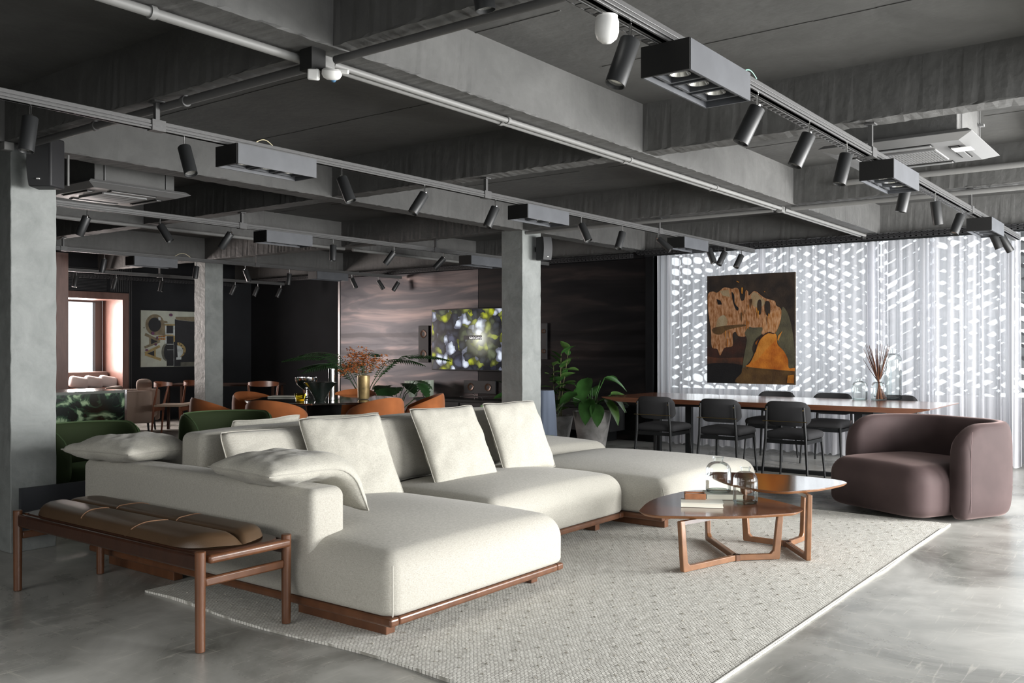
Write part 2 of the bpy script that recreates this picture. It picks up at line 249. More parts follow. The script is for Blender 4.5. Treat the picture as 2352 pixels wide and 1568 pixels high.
# ---------------------------------------------------------------- mesh helpers
class MB:
    def __init__(s): s.v = []; s.f = []; s.m = []; s.mi = 0
    def add(s, vs, fs):
        n = len(s.v); s.v += [tuple(p) for p in vs]; s.f += [tuple(i+n for i in q) for q in fs]; s.m += [s.mi]*len(fs); return s
    def box(s, a, b, mtx=None):
        (x0, y0, z0), (x1, y1, z1) = a, b
        vs = [Vector(p) for p in ((x0,y0,z0),(x1,y0,z0),(x1,y1,z0),(x0,y1,z0),(x0,y0,z1),(x1,y0,z1),(x1,y1,z1),(x0,y1,z1))]
        if mtx: vs = [mtx @ p for p in vs]
        return s.add(vs, [(0,3,2,1),(4,5,6,7),(0,1,5,4),(1,2,6,5),(2,3,7,6),(3,0,4,7)])
    def bar(s, p0, p1, wx, wy, up=(0, 0, 1)):
        p0 = Vector(p0); p1 = Vector(p1); d = (p1-p0).normalized(); u = Vector(up)
        if abs(d.dot(u)) > 0.99: u = Vector((1, 0, 0))
        a = d.cross(u).normalized()*wx/2; b = a.cross(d).normalized()*wy/2
        vs = [p0-a-b, p0+a-b, p0+a+b, p0-a+b, p1-a-b, p1+a-b, p1+a+b, p1-a+b]
        return s.add(vs, [(0,3,2,1),(4,5,6,7),(0,1,5,4),(1,2,6,5),(2,3,7,6),(3,0,4,7)])
    def cyl(s, p0, p1, r0, r1=None, n=16, caps=True):
        r1 = r0 if r1 is None else r1; p0 = Vector(p0); p1 = Vector(p1); d = (p1-p0).normalized()
        u = Vector((0, 0, 1)) if abs(d.z) < 0.95 else Vector((1, 0, 0)); a = d.cross(u).normalized(); b = a.cross(d)
        vs = [p0+(a*math.cos(2*PI*i/n)+b*math.sin(2*PI*i/n))*r0 for i in range(n)]+[p1+(a*math.cos(2*PI*i/n)+b*math.sin(2*PI*i/n))*r1 for i in range(n)]
        fs = [((i+1) % n, i, n+i, n+(i+1) % n) for i in range(n)]
        if caps: fs += [tuple(range(n)), tuple(reversed(range(n, 2*n)))]
        return s.add(vs, fs)
    def tube(s, pts, r, n=8, caps=True):
        pts = [Vector(p) for p in pts]; rs = r if isinstance(r, (list, tuple)) else [r]*len(pts); vs = []; prev = None
        for i, p in enumerate(pts):
            d = (pts[min(i+1, len(pts)-1)]-pts[max(i-1, 0)]).normalized()
            if prev is None:
                u = Vector((0, 0, 1)) if abs(d.z) < 0.9 else Vector((1, 0, 0)); a = d.cross(u).normalized()
            else: a = (prev-d*prev.dot(d)).normalized()
            prev = a; b = d.cross(a)
            vs += [p+(a*math.cos(2*PI*k/n)+b*math.sin(2*PI*k/n))*rs[i] for k in range(n)]
        fs = [(i*n+k, i*n+(k+1) % n, (i+1)*n+(k+1) % n, (i+1)*n+k) for i in range(len(pts)-1) for k in range(n)]
        if caps: fs += [tuple(reversed(range(n))), tuple(range((len(pts)-1)*n, len(pts)*n))]
        return s.add(vs, fs)
    def lathe(s, prof, c=(0, 0, 0), n=32, f=None):
        vs = []
        for j, (r, z) in enumerate(prof):
            for k in range(n):
                a = 2*PI*k/n; q = r*(f(a, z) if f else 1); vs.append((c[0]+q*math.cos(a), c[1]+q*math.sin(a), c[2]+z))
        fs = [(j*n+k, j*n+(k+1) % n, (j+1)*n+(k+1) % n, (j+1)*n+k) for j in range(len(prof)-1) for k in range(n)]
        return s.add(vs, fs)
    def prism(s, poly, z0, z1, inset=0.0):
        n = len(poly); c = Vector((sum(p[0] for p in poly)/n, sum(p[1] for p in poly)/n))
        def ins(p): v = Vector(p[:2])-c; return c+v*(1-inset/max(v.length, 1e-6))
        vs = [(*(ins(p)), z0) for p in poly]+[(p[0], p[1], z1) for p in poly]
        return s.add(vs, [tuple(reversed(range(n))), tuple(range(n, 2*n))]+[(i, (i+1) % n, n+(i+1) % n, n+i) for i in range(n)])
    def sphere(s, c, r, n=12, sz=1):
        return s.lathe([(max(1e-4, r*math.sin(PI*i/n)), -r*sz*math.cos(PI*i/n)) for i in range(n+1)], c, n+4)
    def build(s, name, mats, parent=None, smooth=35, bevel=0, seg=2, sub=0, loc=None):
        me = bpy.data.meshes.new(name); me.from_pydata(s.v, [], s.f); me.update()
        for m in (mats if isinstance(mats, (list, tuple)) else [mats]): me.materials.append(m)
        if any(s.m): me.polygons.foreach_set('material_index', s.m)
        if smooth:
            me.polygons.foreach_set('use_smooth', [True]*len(me.polygons)); me.set_sharp_from_angle(angle=math.radians(smooth))
        o = bpy.data.objects.new(name, me); C.objects.link(o)
        if parent: o.parent = parent
        if loc: o.location = loc
        if bevel:
            b = o.modifiers.new('bevel', 'BEVEL'); b.width = bevel; b.segments = seg; b.limit_method = 'ANGLE'
        if sub:
            q = o.modifiers.new('sub', 'SUBSURF'); q.levels = sub; q.render_levels = sub
        return o
def thing(name, label, cat, loc=(0, 0, 0), rz=0, group=None):
    o = bpy.data.objects.new(name, None); C.objects.link(o); o.location = loc; o.rotation_euler = (0, 0, rz); o.empty_display_size = 0.1
    o['label'] = label; o['category'] = cat
    if group: o['group'] = group
    return o
def tag(o, label, cat, group=None):
    o['label'] = label; o['category'] = cat
    if group: o['group'] = group
    return o
def struct(o): o['kind'] = 'structure'; return o
def dup(root, loc, rz=None, label=None, group=None, rot=None, scale=None):
    r = root.copy(); C.objects.link(r); r.location = loc
    if rz is not None: r.rotation_euler = (0, 0, rz)
    if rot is not None: r.rotation_euler = rot
    if scale: r.scale = scale
    if label: r['label'] = label
    if group: r['group'] = group
    for ch in list(root.children):
        c = ch.copy(); C.objects.link(c); c.parent = r
        for g in list(ch.children):
            d = g.copy(); C.objects.link(d); d.parent = c
    return r
def sbox(sx, sy, sz, r, n=14, crown=0.0, bulge=(0, 0), under=0.0, wr=0.0, seed=0):
    """rounded soft block, base at z=0, centred in x and y"""
    bm = bmesh.new(); vmap = {}
    def vert(p):
        k = tuple(round(c, 5) for c in p)
        if k not in vmap:
            h = (sx/2, sy/2, sz/2); q = Vector((p[0]*h[0], p[1]*h[1], p[2]*h[2])); rr = min(r, *[x*0.98 for x in h])
            inner = Vector([max(-(h[i]-rr), min(h[i]-rr, q[i])) for i in range(3)]); d = q-inner
            if d.length > 1e-7: q = inner+d.normalized()*rr
            u, v, ww = q.x/h[0], q.y/h[1], q.z/h[2]
            q.x += bulge[0]*math.copysign(1, u)*(abs(u)**3)*(1-v*v)*(1-ww*ww); q.y += bulge[1]*math.copysign(1, v)*(abs(v)**3)*(1-u*u)*(1-ww*ww)
            if ww > 0: q.z += crown*ww*(1-u**4)*(1-v**4)
            if ww < 0 and under: q.x -= under*u*ww*ww; q.y -= under*v*ww*ww
            if wr:
                nn = noise.noise(Vector((q.x*4+seed, q.y*4, q.z*4))); q += Vector((u, v, ww)).normalized()*nn*wr
            q.z += sz/2
            vmap[k] = bm.verts.new(q)
        return vmap[k]
    # denser samples near the edges
    g = [math.sin((i/n*2-1)*PI/2*0.92)/math.sin(PI/2*0.92) for i in range(n+1)]
    for ax in range(3):
        for sg in (-1, 1):
            for i in range(n):
                for j in range(n):
                    def P(a, b):
                        c = [0, 0, 0]; c[ax] = sg; c[(ax+1) % 3] = g[a]; c[(ax+2) % 3] = g[b]; return c
                    q = [vert(P(i, j)), vert(P(i+1, j)), vert(P(i+1, j+1)), vert(P(i, j+1))]
                    if sg < 0: q.reverse()
                    bm.faces.new(q)
    return bm
def cushion(sx, sy, sz, rt=.12, rv=.06, rb=.03, crown=.05, bulge=.02, wr=0.0, seed=0):
    bm = bmesh.new(); rings = []
    def outline(d, z, bl=0):
        r = max(rv-d*.4, .02); hx = sx/2-d; hy = sy/2-d; pts = []
        for (cx, cy, a0) in ((hx-r, hy-r, 0), (-hx+r, hy-r, 90), (-hx+r, -hy+r, 180), (hx-r, -hy+r, 270)):
            for k in range(7):
                a = math.radians(a0+15*k); pts.append(Vector((cx+r*math.cos(a), cy+r*math.sin(a), z)))
            # straight run to next corner
            nx_ = {0: (-hx+r, hy), 90: (-hx, -hy+r), 180: (hx-r, -hy), 270: (hx, hy-r)}[a0]; p = pts[-1].copy()
            for k in range(1, 12): pts.append(p.lerp(Vector((nx_[0], nx_[1], z)), k/12))
        for p in pts:
            u, v = p.x/max(hx, .01), p.y/max(hy, .01)
            if abs(u) > abs(v): p.x += math.copysign(bl*(1-v*v), u)
            else: p.y += math.copysign(bl*(1-u*u), v)
        return pts
    prof = []
    for k in range(5): a = PI/2*k/4; prof.append((rb*(1-math.sin(a)), rb*(1-math.cos(a))))
    zt_ = sz-rt
    for k in range(1, 8): prof.append((0, rb+(zt_-rb)*k/8))
    for k in range(0, 10): a = PI/2*k/9; prof.append((rt*.8*(1-math.cos(a)), zt_+rt*math.sin(a)))
    for d, z in prof:
        w_ = min(1, max(0, z/sz)); rings.append(outline(d, z, bulge*math.sin(PI*w_)**.7))
    last = rings[-1]
    for k in range(1, 12):
        q = 1-k/12; rings.append([Vector((p.x*q, p.y*q, p.z)) for p in last])
    hx, hy = sx/2, sy/2; V = []
    for i, rg in enumerate(rings):
        row = []
        for p in rg:
            u, v = min(1, abs(p.x)/hx), min(1, abs(p.y)/hy); q = p.copy()
            q.z += crown*max(0, (p.z/sz))**2*(1-u**3)*(1-v**3)
            if wr: nn = noise.noise(Vector((q.x*3+seed, q.y*3, q.z*3))); q += Vector((0, 0, nn*wr)) if i > 18 else Vector((p.x, p.y, 0)).normalized()*nn*wr
            row.append(bm.verts.new(q))
        V.append(row)
    n = len(V[0])
    for a, b in zip(V[:-1], V[1:]):
        for k in range(n): bm.faces.new((a[k], a[(k+1) % n], b[(k+1) % n], b[k]))
    bm.faces.new(V[-1]); bm.faces.new(list(reversed(V[0])))
    return bm
def obj_bm(name, bm, mats, parent=None, loc=None, rot=None, smooth=60):
    me = bpy.data.meshes.new(name); bm.to_mesh(me); bm.free()
    for m in (mats if isinstance(mats, (list, tuple)) else [mats]): me.materials.append(m)
    me.polygons.foreach_set('use_smooth', [True]*len(me.polygons))
    if smooth and smooth < 60: me.set_sharp_from_angle(angle=math.radians(smooth))
    o = bpy.data.objects.new(name, me); C.objects.link(o)
    if parent: o.parent = parent
    if loc is not None: o.location = loc
    if rot is not None: o.rotation_euler = rot
    return o
def pillow_bm(wd, ht, th, n=26, wrinkle=0.006, seed=0, bend=None, flange=0.0):
    """pillow in its own xz plane (x width, z height from 0), thickness along y"""
    bm = bmesh.new(); G = {}
    for side in (1, -1):
        for i in range(n+1):
            for j in range(n+1):
                u = i/n*2-1; v = j/n*2-1; edge = i in (0, n) or j in (0, n)
                if edge and side == -1: G[(side, i, j)] = G[(1, i, j)]; continue
                px = 1-0.05*(1-v*v)**1.0-.035*abs(v)**8; pz = 1-0.05*(1-u*u)-.035*abs(u)**8
                x = u*wd/2*px; z = v*ht/2*pz
                prof = ((1-abs(u)**2.6)*(1-abs(v)**2.6)); prof = max(prof, 0)**0.5
                y = side*th/2*prof
                q = Vector((x, y, z+ht/2))
                if not edge:
                    nn = noise.noise(Vector((u*2.2+seed, v*2.2+seed*1.7, side*2)))+0.5*noise.noise(Vector((u*5+seed, v*5, side*3)))
                    y += side*nn*wrinkle*2; q.y = y
                    # corner tension folds
                q.z += 0.01*noise.noise(Vector((u*1.5+seed, v*1.5, 5)))
                if bend: q = bend(q, u, v, side)
                G[(side, i, j)] = bm.verts.new(q)
        for i in range(n):
            for j in range(n):
                q = [G[(side, i, j)], G[(side, i+1, j)], G[(side, i+1, j+1)], G[(side, i, j+1)]]
                if side == 1: q.reverse()
                bm.faces.new(q)
    rim = [(i, 0) for i in range(n)]+[(n, j) for j in range(n)]+[(i, n) for i in range(n, 0, -1)]+[(0, j) for j in range(n, 0, -1)]
    path = [G[(1, i, j)].co.copy() for i, j in rim]
    return bm, path
def pillow(label, wd, ht, th, loc, rot, material=None, seed=0, bend=None, group=None, wrinkle=0.006):
    t = thing('scatter_cushion', label, 'cushion', loc, 0, group); t.rotation_euler = rot
    bm, path = pillow_bm(wd, ht, th, seed=seed, bend=bend, wrinkle=wrinkle)
    obj_bm('cushion_body', bm, material or M_pil, t)
    MB().tube(path+[path[0]], 0.0035, 6, caps=False).build('piping', M_pipe if material is None else material, t)
    return t
def shell_mb(path, th, tops, bots, n=12, powr=3.0):
    """thick upright shell along an open 2D path with rounded cross section"""
    vs = []; N = len(path)
    for i, p in enumerate(path):
        a = Vector(path[max(i-1, 0)]); b = Vector(path[min(i+1, N-1)]); d = (b-a).normalized(); nn = Vector((-d.y, d.x))
        t = th[i] if isinstance(th, (list, tuple)) else th; zc = (tops[i]+bots[i])/2; hh = (tops[i]-bots[i])/2
        for k in range(n):
            an = 2*PI*k/n; c, s_ = math.cos(an), math.sin(an)
            # superellipse: flat sides, rounded ends of radius ~ th/2
            ox = math.copysign(abs(c)**(2/powr), c)*t/2
            rr = min(t/2, hh)
            oz = math.copysign(abs(s_)**(2/powr), s_)
            z = zc+oz*hh if True else 0
            vs.append((p[0]+nn.x*ox, p[1]+nn.y*ox, z))
    fs = [(i*n+k, (i+1)*n+k, (i+1)*n+(k+1) % n, i*n+(k+1) % n) for i in range(N-1) for k in range(n)]
    fs += [tuple(range(n)), tuple(reversed(range((N-1)*n, N*n)))]
    m = MB(); m.add(vs, fs); return m
ORD = ['first', 'second', 'third', 'fourth', 'fifth', 'sixth', 'seventh', 'eighth', 'ninth', 'tenth', 'eleventh', 'twelfth']
exec_parts = True

# ================================================================ ROOM
ZB, ZC = 2.67, 3.00
XL, XR, YN, YF = -15.36, 3.4, -3.2, 11.6
o = struct(MB().box((XL-1.2, YN-.2, -0.15), (XR+.2, YF+1.2, 0)).build('floor', M_floor, smooth=0))
o = struct(MB().box((XL-1.2, YN-.2, ZC), (XR+.2, YF+1.2, ZC+0.2)).build('ceiling', M_ceil, smooth=0))
# board joints of the cast slab, thin raised lines
mb = MB()
for yy in (1.2, 3.75, 4.65, 6.4, 7.3, 9.2, 10.1):
    for k in range(60):
        xa = XL+k*(XR-XL)/60
        if random.random() < 0.75: mb.bar((xa, yy+random.uniform(-.004, .004), ZC), (xa+(XR-XL)/60, yy+random.uniform(-.004, .004), ZC), 0.008, 0.008)
jt = mb.build('joint_ridge', M_ceil, o); jt['kind'] = 'stuff'
# beams (rough lower edges)
def beam(name, a, b, wd, z0, z1, m=M_beam):
    a = Vector(a); b = Vector(b); L = (b-a).length; n = int(L/0.035); d = (b-a)/L; nn = Vector((-d.y, d.x)); mb = MB(); vs = []
    for i in range(n+1):
        p = a+d*(L*i/n)
        j = [random.uniform(0, 0.011)*(random.random() < 0.6) for _ in range(2)]
        for (s, z) in ((-1, z1), (-1, z0+0.004+j[0]), (-1, z0), (1, z0), (1, z0+0.004+j[1]), (1, z1)):
            off = wd/2*s + (s*random.uniform(-.002, .004) if z < z0+0.02 else 0)
            vs.append((p.x+nn.x*off, p.y+nn.y*off, z-(random.uniform(0, .006) if z == z0 else 0)))
    fs = [(i*6+k, i*6+k+1, (i+1)*6+k+1, (i+1)*6+k) for i in range(n) for k in range(5)]
    fs += [(0, 1, 2, 3, 4, 5), tuple(reversed(range(n*6, n*6+6)))]
    mb.add(vs, [tuple(reversed(f)) for f in fs])
    return struct(mb.build(name, m, smooth=0))
BX = [-12.35, -9.3, -6.3, -3.18, -0.05, 3.1]
BY = [0.0, 2.85, 5.63, 8.48, 11.3]
k = 0
for x in BX: k += 1; beam('trim_%d' % k, (x, YN), (x, YF), 0.20, ZB, ZC)
for y in BY: k += 1; beam('trim_%d' % k, (XL, y), (XR, y), 0.17, ZB+0.006, ZC)
def column(x, y, sx, sy, lab=None):
    mb = MB(); n = 40; vs = []
    for i in range(n+1):
        z = i/n*(ZB+0.01)
        for (a, b) in ((-1, -1), (1, -1), (1, 1), (-1, 1)):
            vs.append((x+a*sx/2+random.uniform(-.002, .002), y+b*sy/2+random.uniform(-.002, .002), z))
    fs = [(i*4+q, i*4+(q+1) % 4, (i+1)*4+(q+1) % 4, (i+1)*4+q) for i in range(n) for q in range(4)]+[(3, 2, 1, 0), (n*4, n*4+1, n*4+2, n*4+3)]
    mb.add(vs, fs); return mb
for i, (x, y, a, b) in enumerate(((-6.36, 2.96, 0.28, 0.30), (-6.36, 8.58, 0.30, 0.36), (-12.37, 8.55, 0.28, 0.32))):
    struct(column(x, y, a, b).build('trim_%d' % (20+i), M_col, smooth=0, bevel=0.006))
# walls
struct(MB().box((XR, YN, 0), (XR+.15, YF, 0.5)).build('wall_right', M_beam, smooth=0))
struct(MB().box((XR, YN, 2.45), (XR+.15, YF, ZC)).build('trim_30', M_beam, smooth=0))
for i, yy in enumerate((0.5, 3.9, 7.3, 10.7)):
    struct(MB().box((XR, yy-.2, 0.5), (XR+.15, yy+.2, 2.45)).build('trim_%d' % (31+i), M_beam, smooth=0))
struct(MB().box((XL, YN-.15, 0), (XR, YN, ZC)).build('wall_near', M_dark, smooth=0))
# far wall: dark plain part, metal clad part, dark metal part
XW0 = atY(785, 800, YF).x; XW1 = atY(1101, 800, YF).x; XW2 = atY(1503, 800, YF).x
wf = struct(MB().box((XL-.1, YF, 0), (XW2, YF+.15, ZC)).build('wall_far', M_dark, smooth=0))
pn = MB().box((XW0, YF-.03, 0.0), (XW1-.004, YF, 2.60)).build('panel', M_patina, wf, smooth=0, bevel=.003)
pn = MB().box((XW1+.004, YF-.03, 0.0), (XW2, YF, 2.60)).build('panel', M_patd, wf, smooth=0, bevel=.003)
MB().box((XW0-.05, YF-.045, 0.0), (XW0-.005, YF, 2.62)).build('edge_strip', mat('strip_steel', (0.3, 0.28, 0.28), 0.3, metal=.8), wf)
# left wall with the window nook
NY0, NY1, NZ0, NZ1 = 6.3, 8.83, 0.62, 2.17
wl = struct(MB().box((XL-.1, NY1+.12, 0), (XL, YF, ZC)).box((XL-.1, YN, 0), (XL, NY0-.1, ZC)).box((XL-.1, NY0-.1, 0), (XL, NY1+.12, NZ0-.1)).box((XL-.1, NY0-.1, NZ1+.12), (XL, NY1+.12, ZC)).build('wall_left', M_dark, smooth=0))
rb = MB()
for i in range(16): rb.box((XL, NY0-.1, NZ1+.14+i*.025), (XL+.012, 8.55, NZ1+.152+i*.025))
for i in range(12): rb.box((XL, 8.62+i*.035, (NZ1+.14 if i < 10 else 0.1)), (XL+.014, 8.637+i*.035, NZ1+.55))
rb = rb.build('rib_cladding', M_blkm, wl, smooth=0)
nk = MB()
nk.box((-16.0, NY1, NZ0-.1), (XL+.04, NY1+.12, NZ1+.12)); nk.box((-16.0, NY0-.1, NZ0-.1), (XL+.04, NY0, NZ1+.12))
nk.box((-16.0, NY0, NZ1), (XL+.04, NY1, NZ1+.12)); nk.box((-16.0, NY0, NZ0-.1), (XL+.04, NY1, NZ0))
w1 = struct(nk.build('window_1', M_redw, smooth=0, bevel=.003))
MB().box((-16.1, 8.70, 0.84), (-16.0, NY1, NZ1)).box((-16.1, NY0, NZ0), (-16.0, NY1, 0.84)).box((-16.1, NY0, NZ1-.03), (-16.0, 8.7, NZ1)).build('window_frame', mat('brown_frame', (0.09, 0.055, 0.045), .5), w1, smooth=0)
MB().box((-16.06, NY0, 0.84), (-16.05, 8.7, NZ1)).build('pane', M_pane, w1, smooth=0)
nbk = tag(MB().box((-15.93, NY0+.05, NZ0+.01), (-15.75, NY1-.02, 0.90)).build('window_seat_backrest', mat('taupe_cloth', (0.10, 0.065, 0.055), .9), bevel=.03, seg=3), 'brown upholstered backrest along the base of the bright far-left window', 'backrest')
# wooden partition panel beside the nook, and lit clerestory slit
p0 = atX(157, 700, -12.4)
struct(MB().box((-12.46, p0.y-1.1, 0), (-12.4, p0.y, 2.62)).build('wall_partition', M_redw, smooth=0))
# window wall behind the curtains
YW = 11.95
XC0 = XW2
struct(MB().box((XC0, YW, 0), (XR+.15, YW+.12, 0.70)).build('wall_sill', mat('sill_paint', (0.22, .22, .235), .7), smooth=0))
struct(MB().box((XC0, YF-.02, ZB+.02), (XR+.15, YF+.6, ZC)).build('trim_40', M_beam, smooth=0))
struct(MB().box((XC0-.12, YF-.04, 0), (XC0+.0, YW+.15, ZC)).build('trim_41', M_dark, smooth=0))
edges = [XC0+.02, atY(1748, 800, YW).x, atY(1998, 800, YW).x, atY(2120, 800, YW).x, atY(2318, 800, YW).x, atY(2318, 800, YW).x+1.2, atY(2318, 800, YW).x+2.4, XR+.1]
for i in range(len(edges)-1):
    a, b = edges[i], edges[i+1]
    f = MB().box((a-.04, YW, .70), (a+.04, YW+.07, ZC-.02)).box((a+.04, YW, 1.71), (b-.04, YW+.07, 1.78)).box((a+.04, YW, .70), (b-.04, YW+.07, .76)).box((a+.04, YW, 2.72), (b-.04, YW+.07, 2.78))
    f = struct(f.build('window_%d' % (i+2), M_frame, smooth=0, bevel=.004))
    MB().box((a+.03, YW+.03, .75), (b-.03, YW+.036, 2.74)).build('pane', M_pane, f, smooth=0)
# perforated sun screen outside the glazing: slanted slots of changing size
def screen_panel(x0, x1, z0, z1, y, k_, th=0.02):
    cw, ch = 0.185, 0.15; mb = MB(); NP = 20; rnd = random.Random(int(k_*97))
    nx = max(1, round((x1-x0)/cw)); nz = round((z1-z0)/ch); cw = (x1-x0)/nx; ch = (z1-z0)/nz
    tilt = (-.25, .70, .62, -.45, -.30, .6, .6)[k_ % 7]
    for i in range(nx):
        for j in range(nz):
            cx = x0+(i+.5)*cw; cz = z0+(j+.5)*ch
            sz = 0.5+0.5*math.sin(cx*3.1+cz*4.4+k_)*math.cos(cz*2.7-cx*2.3)+rnd.uniform(-.08, .08)
            ax = cw*(0.30+0.20*sz); az = ch*(0.14+0.27*sz)
            ring = []; out = []
            for k in range(NP):
                a = 2*PI*k/NP; c, s_ = math.cos(a), math.sin(a)
                ex = math.copysign(abs(c)**0.8, c)*ax; ez = math.copysign(abs(s_)**0.8, s_)*az
                ez = ez*(1-.15*abs(tilt))+tilt*ex*.75; ex = max(-cw*.475, min(cw*.475, ex)); ez = max(-ch*.47, min(ch*.47, ez)); ring.append((cx+ex, cz+ez))
                mx = max(abs(c), abs(s_)); out.append((cx+c/mx*cw/2, cz+s_/mx*ch/2))
            vs = [(p[0], y, p[1]) for p in out]+[(p[0], y, p[1]) for p in ring]+[(p[0], y+th, p[1]) for p in ring]
            fs = []
            for k in range(NP):
                q = (k+1) % NP; fs += [(k, q, NP+q, NP+k), (NP+k, NP+q, 2*NP+q, 2*NP+k)]
            mb.add(vs, fs)
    return mb
M_scr = mat('screen_metal', (0.30, 0.29, 0.29), 0.6)
scr = thing('sun_screen', 'perforated outdoor screen of slanted slots behind the sheer curtains', 'screen', (0, 0, 0))
for i in range(len(edges)-1):
    for (za, zb) in ((0.5, 1.74), (1.76, 3.0)):
        screen_panel(edges[i]+(.01 if i else -.75), edges[i+1]-.01, za, zb, 12.45, i).build('perforated_panel', M_scr, scr, smooth=0)
for i in range(len(edges)-1):
    m = MB(); x0, x1 = edges[i]-(0 if i else .8), edges[i+1]; sg = (1, -1, 1, 1, -1, 1, -1)[i % 7]; z = -.6
    while z < 4:
        a = (x0, z); b = (x1, z+sg*.55*(x1-x0)); z += .14
        if min(a[1], b[1]) > .5 and max(a[1], b[1]) < 3.1: m.bar((a[0], 12.72, a[1]), (b[0], 12.72, b[1]), .015, .062)
    if m.v:
        q = m.build('slanted_louvre', M_scr, scr, smooth=0); q['kind'] = 'stuff'
# ground and neighbouring facade outside
struct(MB().box((-20, 12.9, -.3), (12, 30, -.2)).build('ground', mat('paving', (.4, .4, .38), .9), smooth=0))

# ================================================================ CURTAINS
def curtain(x0, x1, y, z0, z1, fold, amp, label, seed, dens=1.0):
    n = int((x1-x0)/0.012); nz = 12; vs = []; rnd = random.Random(seed); ph = 0; phs = []; amps = []
    f = fold; aa = amp
    for i in range(n+1):
        if i % 9 == 0: f = fold*rnd.uniform(.65, 1.6); aa = amp*rnd.uniform(.5, 1.3)
        ph += 2*PI*0.012/f; phs.append(ph); amps.append(aa)
    for j in range(nz+1):
        z = z0+(z1-z0)*j/nz; fl = 1-0.35*j/nz
        for i in range(n+1):
            vs.append((x0+(x1-x0)*i/n+0.012*math.sin(phs[i]*.5+j*.12), y+amps[i]*fl*math.sin(phs[i]+0.05*j)+0.4*amps[i]*math.sin(phs[i]*2.3+seed), z+(0.012*math.sin(phs[i]*.7) if j == 0 else 0)))
    fs = [(j*(n+1)+i, j*(n+1)+i+1, (j+1)*(n+1)+i+1, (j+1)*(n+1)+i) for j in range(nz) for i in range(n)]
    o = MB().add(vs, fs).build('sheer_curtain', M_sheer, smooth=180)
    return tag(o, label, 'curtain')
YC = 11.38
xs = [atY(1507, 600, YC).x, atY(1745, 600, YC).x, atY(2000, 600, YC).x, atY(2140, 600, YC).x, atY(2300, 600, YC).x, atY(2345, 600, YC).x]
curtain(xs[0], xs[1]+.03, YC, .03, 2.60, .085, .030, 'white sheer curtain hanging beside the black wall, left of the orange painting', 3)
curtain(xs[1]-.03, xs[2]+.06, YC-.01, .03, 2.60, .095, .028, 'white sheer curtain directly behind the orange painting', 5)
curtain(xs[2]-.06, xs[3]+.03, YC+.01, .03, 2.60, .07, .034, 'white sheer curtain behind the tall clear bottle on the long table', 8)
curtain(xs[3]-.03, xs[4], YC, .03, 2.60, .11, .026, 'white sheer curtain above the back of the mauve armchair', 11)
curtain(xs[4]-.02, xs[5], YC-.03, .03, 2.60, .045, .045, 'tightly bunched white sheer curtain reaching the floor at the right edge', 13)
curtain(xs[5]+.12, 3.2, YC+.05, .03, 2.60, .1, .03, 'white sheer curtain cut off by the right edge of the view', 17)
tag(MB().box((XC0-.02, YC-.03, 2.60), (3.2, YC+.03, 2.635)).build('curtain_rail', M_blk, smooth=0), 'black ceiling rail that carries the white sheer curtains', 'rail')
# perforated cable tray running along the far wall
def tray(x0, x1, y, z, label):
    mb = MB(); mb.box((x0, y-.04, z+.05), (x1, y+.04, z+.055)).box((x0, y-.042, z), (x1, y-.038, z+.012)).box((x0, y-.042, z+.042), (x1, y-.038, z+.055)).box((x0, y-.042, z+.024), (x1, y-.038, z+.030))
    x = x0
    while x < x1: mb.box((x, y-.042, z), (x+.018, y-.038, z+.05)); x += .06
    mb.box((x0, y+.03, z), (x1, y+.035, z+.05))
    return tag(mb.build('cable_tray', M_blkm, smooth=0), label, 'tray')
tray(-15.2, XC0-.05, 11.05, 2.56, 'black perforated cable tray along the dark far wall')
tray(XC0, 3.1, 11.12, 2.60, 'black perforated cable tray above the sheer curtains')
def trayY(x, y0, y1, z, label):
    t = tray(0, y1-y0, 0, 0, label); t.location = (x, y0, z); t.rotation_euler = (0, 0, PI/2); return t
trayY(-15.0, 7.0, 11.0, 2.50, 'black perforated cable tray along the far left wall over the window')
# ================================================================ TRACKS, SPOTS, BOX LIGHTS, PIPES
def track(x, y0, y1, z0, label, perf=False, joints=()):
    t = thing('lighting_track', label, 'track', (x, 0, z0))
    mb = MB(); mb.box((-.018, y0, .03), (.018, y1, .05)).box((-.022, y0, .012), (.022, y1, .026)).box((-.019, y0, 0), (.019, y1, .009)).box((-.012, y0, 0.0), (.012, y1, .05))
    mb.build('rail', M_track, t, smooth=0, bevel=.002)
    for j in joints:
        MB().box((-.026, j-.04, -.004), (.026, j+.04, .054)).build('joint_clip', M_track, t, smooth=0)
        MB().box((-.012, j-.012, .05), (.012, j+.012, ZB-z0-.005)).box((-.03, j-.03, ZB-z0-.012), (.03, j+.03, ZB-z0-.002)).build('hanger', M_track, t, smooth=0)
    if perf:
        m = MB().box((-.05, y0, .018), (-.046, y1, .046)); y = y0
        m.box((-.062, y0, -.002), (-.058, y1, .002)).box((-.030, y0, -.002), (-.026, y1, .002))
        while y < y1: m.box((-.06, y, -.002), (-.028, y+.03, .002)); y += .055
        m.build('perforated_strip', M_track, t, smooth=0)
    return t
T1X, T2X, T3X, T4X, T5X = -1.60, -4.52, -7.6, -11.1, -13.6
Z1, Z2, Z3, Z4, Z5 = 2.47, 2.51, 2.51, 2.51, 2.47
N1 = 'the right-hand track above the coffee tables'; N2 = 'the long track over the cream sofa'; N3 = 'the track over the green armchairs'
N4 = 'the track over the rust tub chairs'; N5 = 'the farthest track near the bright window'
track(T1X, 1.6, 10.95, Z1, 'grey metal lighting track on the right, above the coffee tables and armchair', True, (5.63, 8.48))
track(T2X, 1.2, 10.95, Z2, 'grey metal lighting track running over the cream sofa', False, (2.80, 5.63, 8.48))
track(T3X, 2.9, 10.9, Z3, 'grey metal lighting track over the green armchairs', False, (5.63, 8.48))
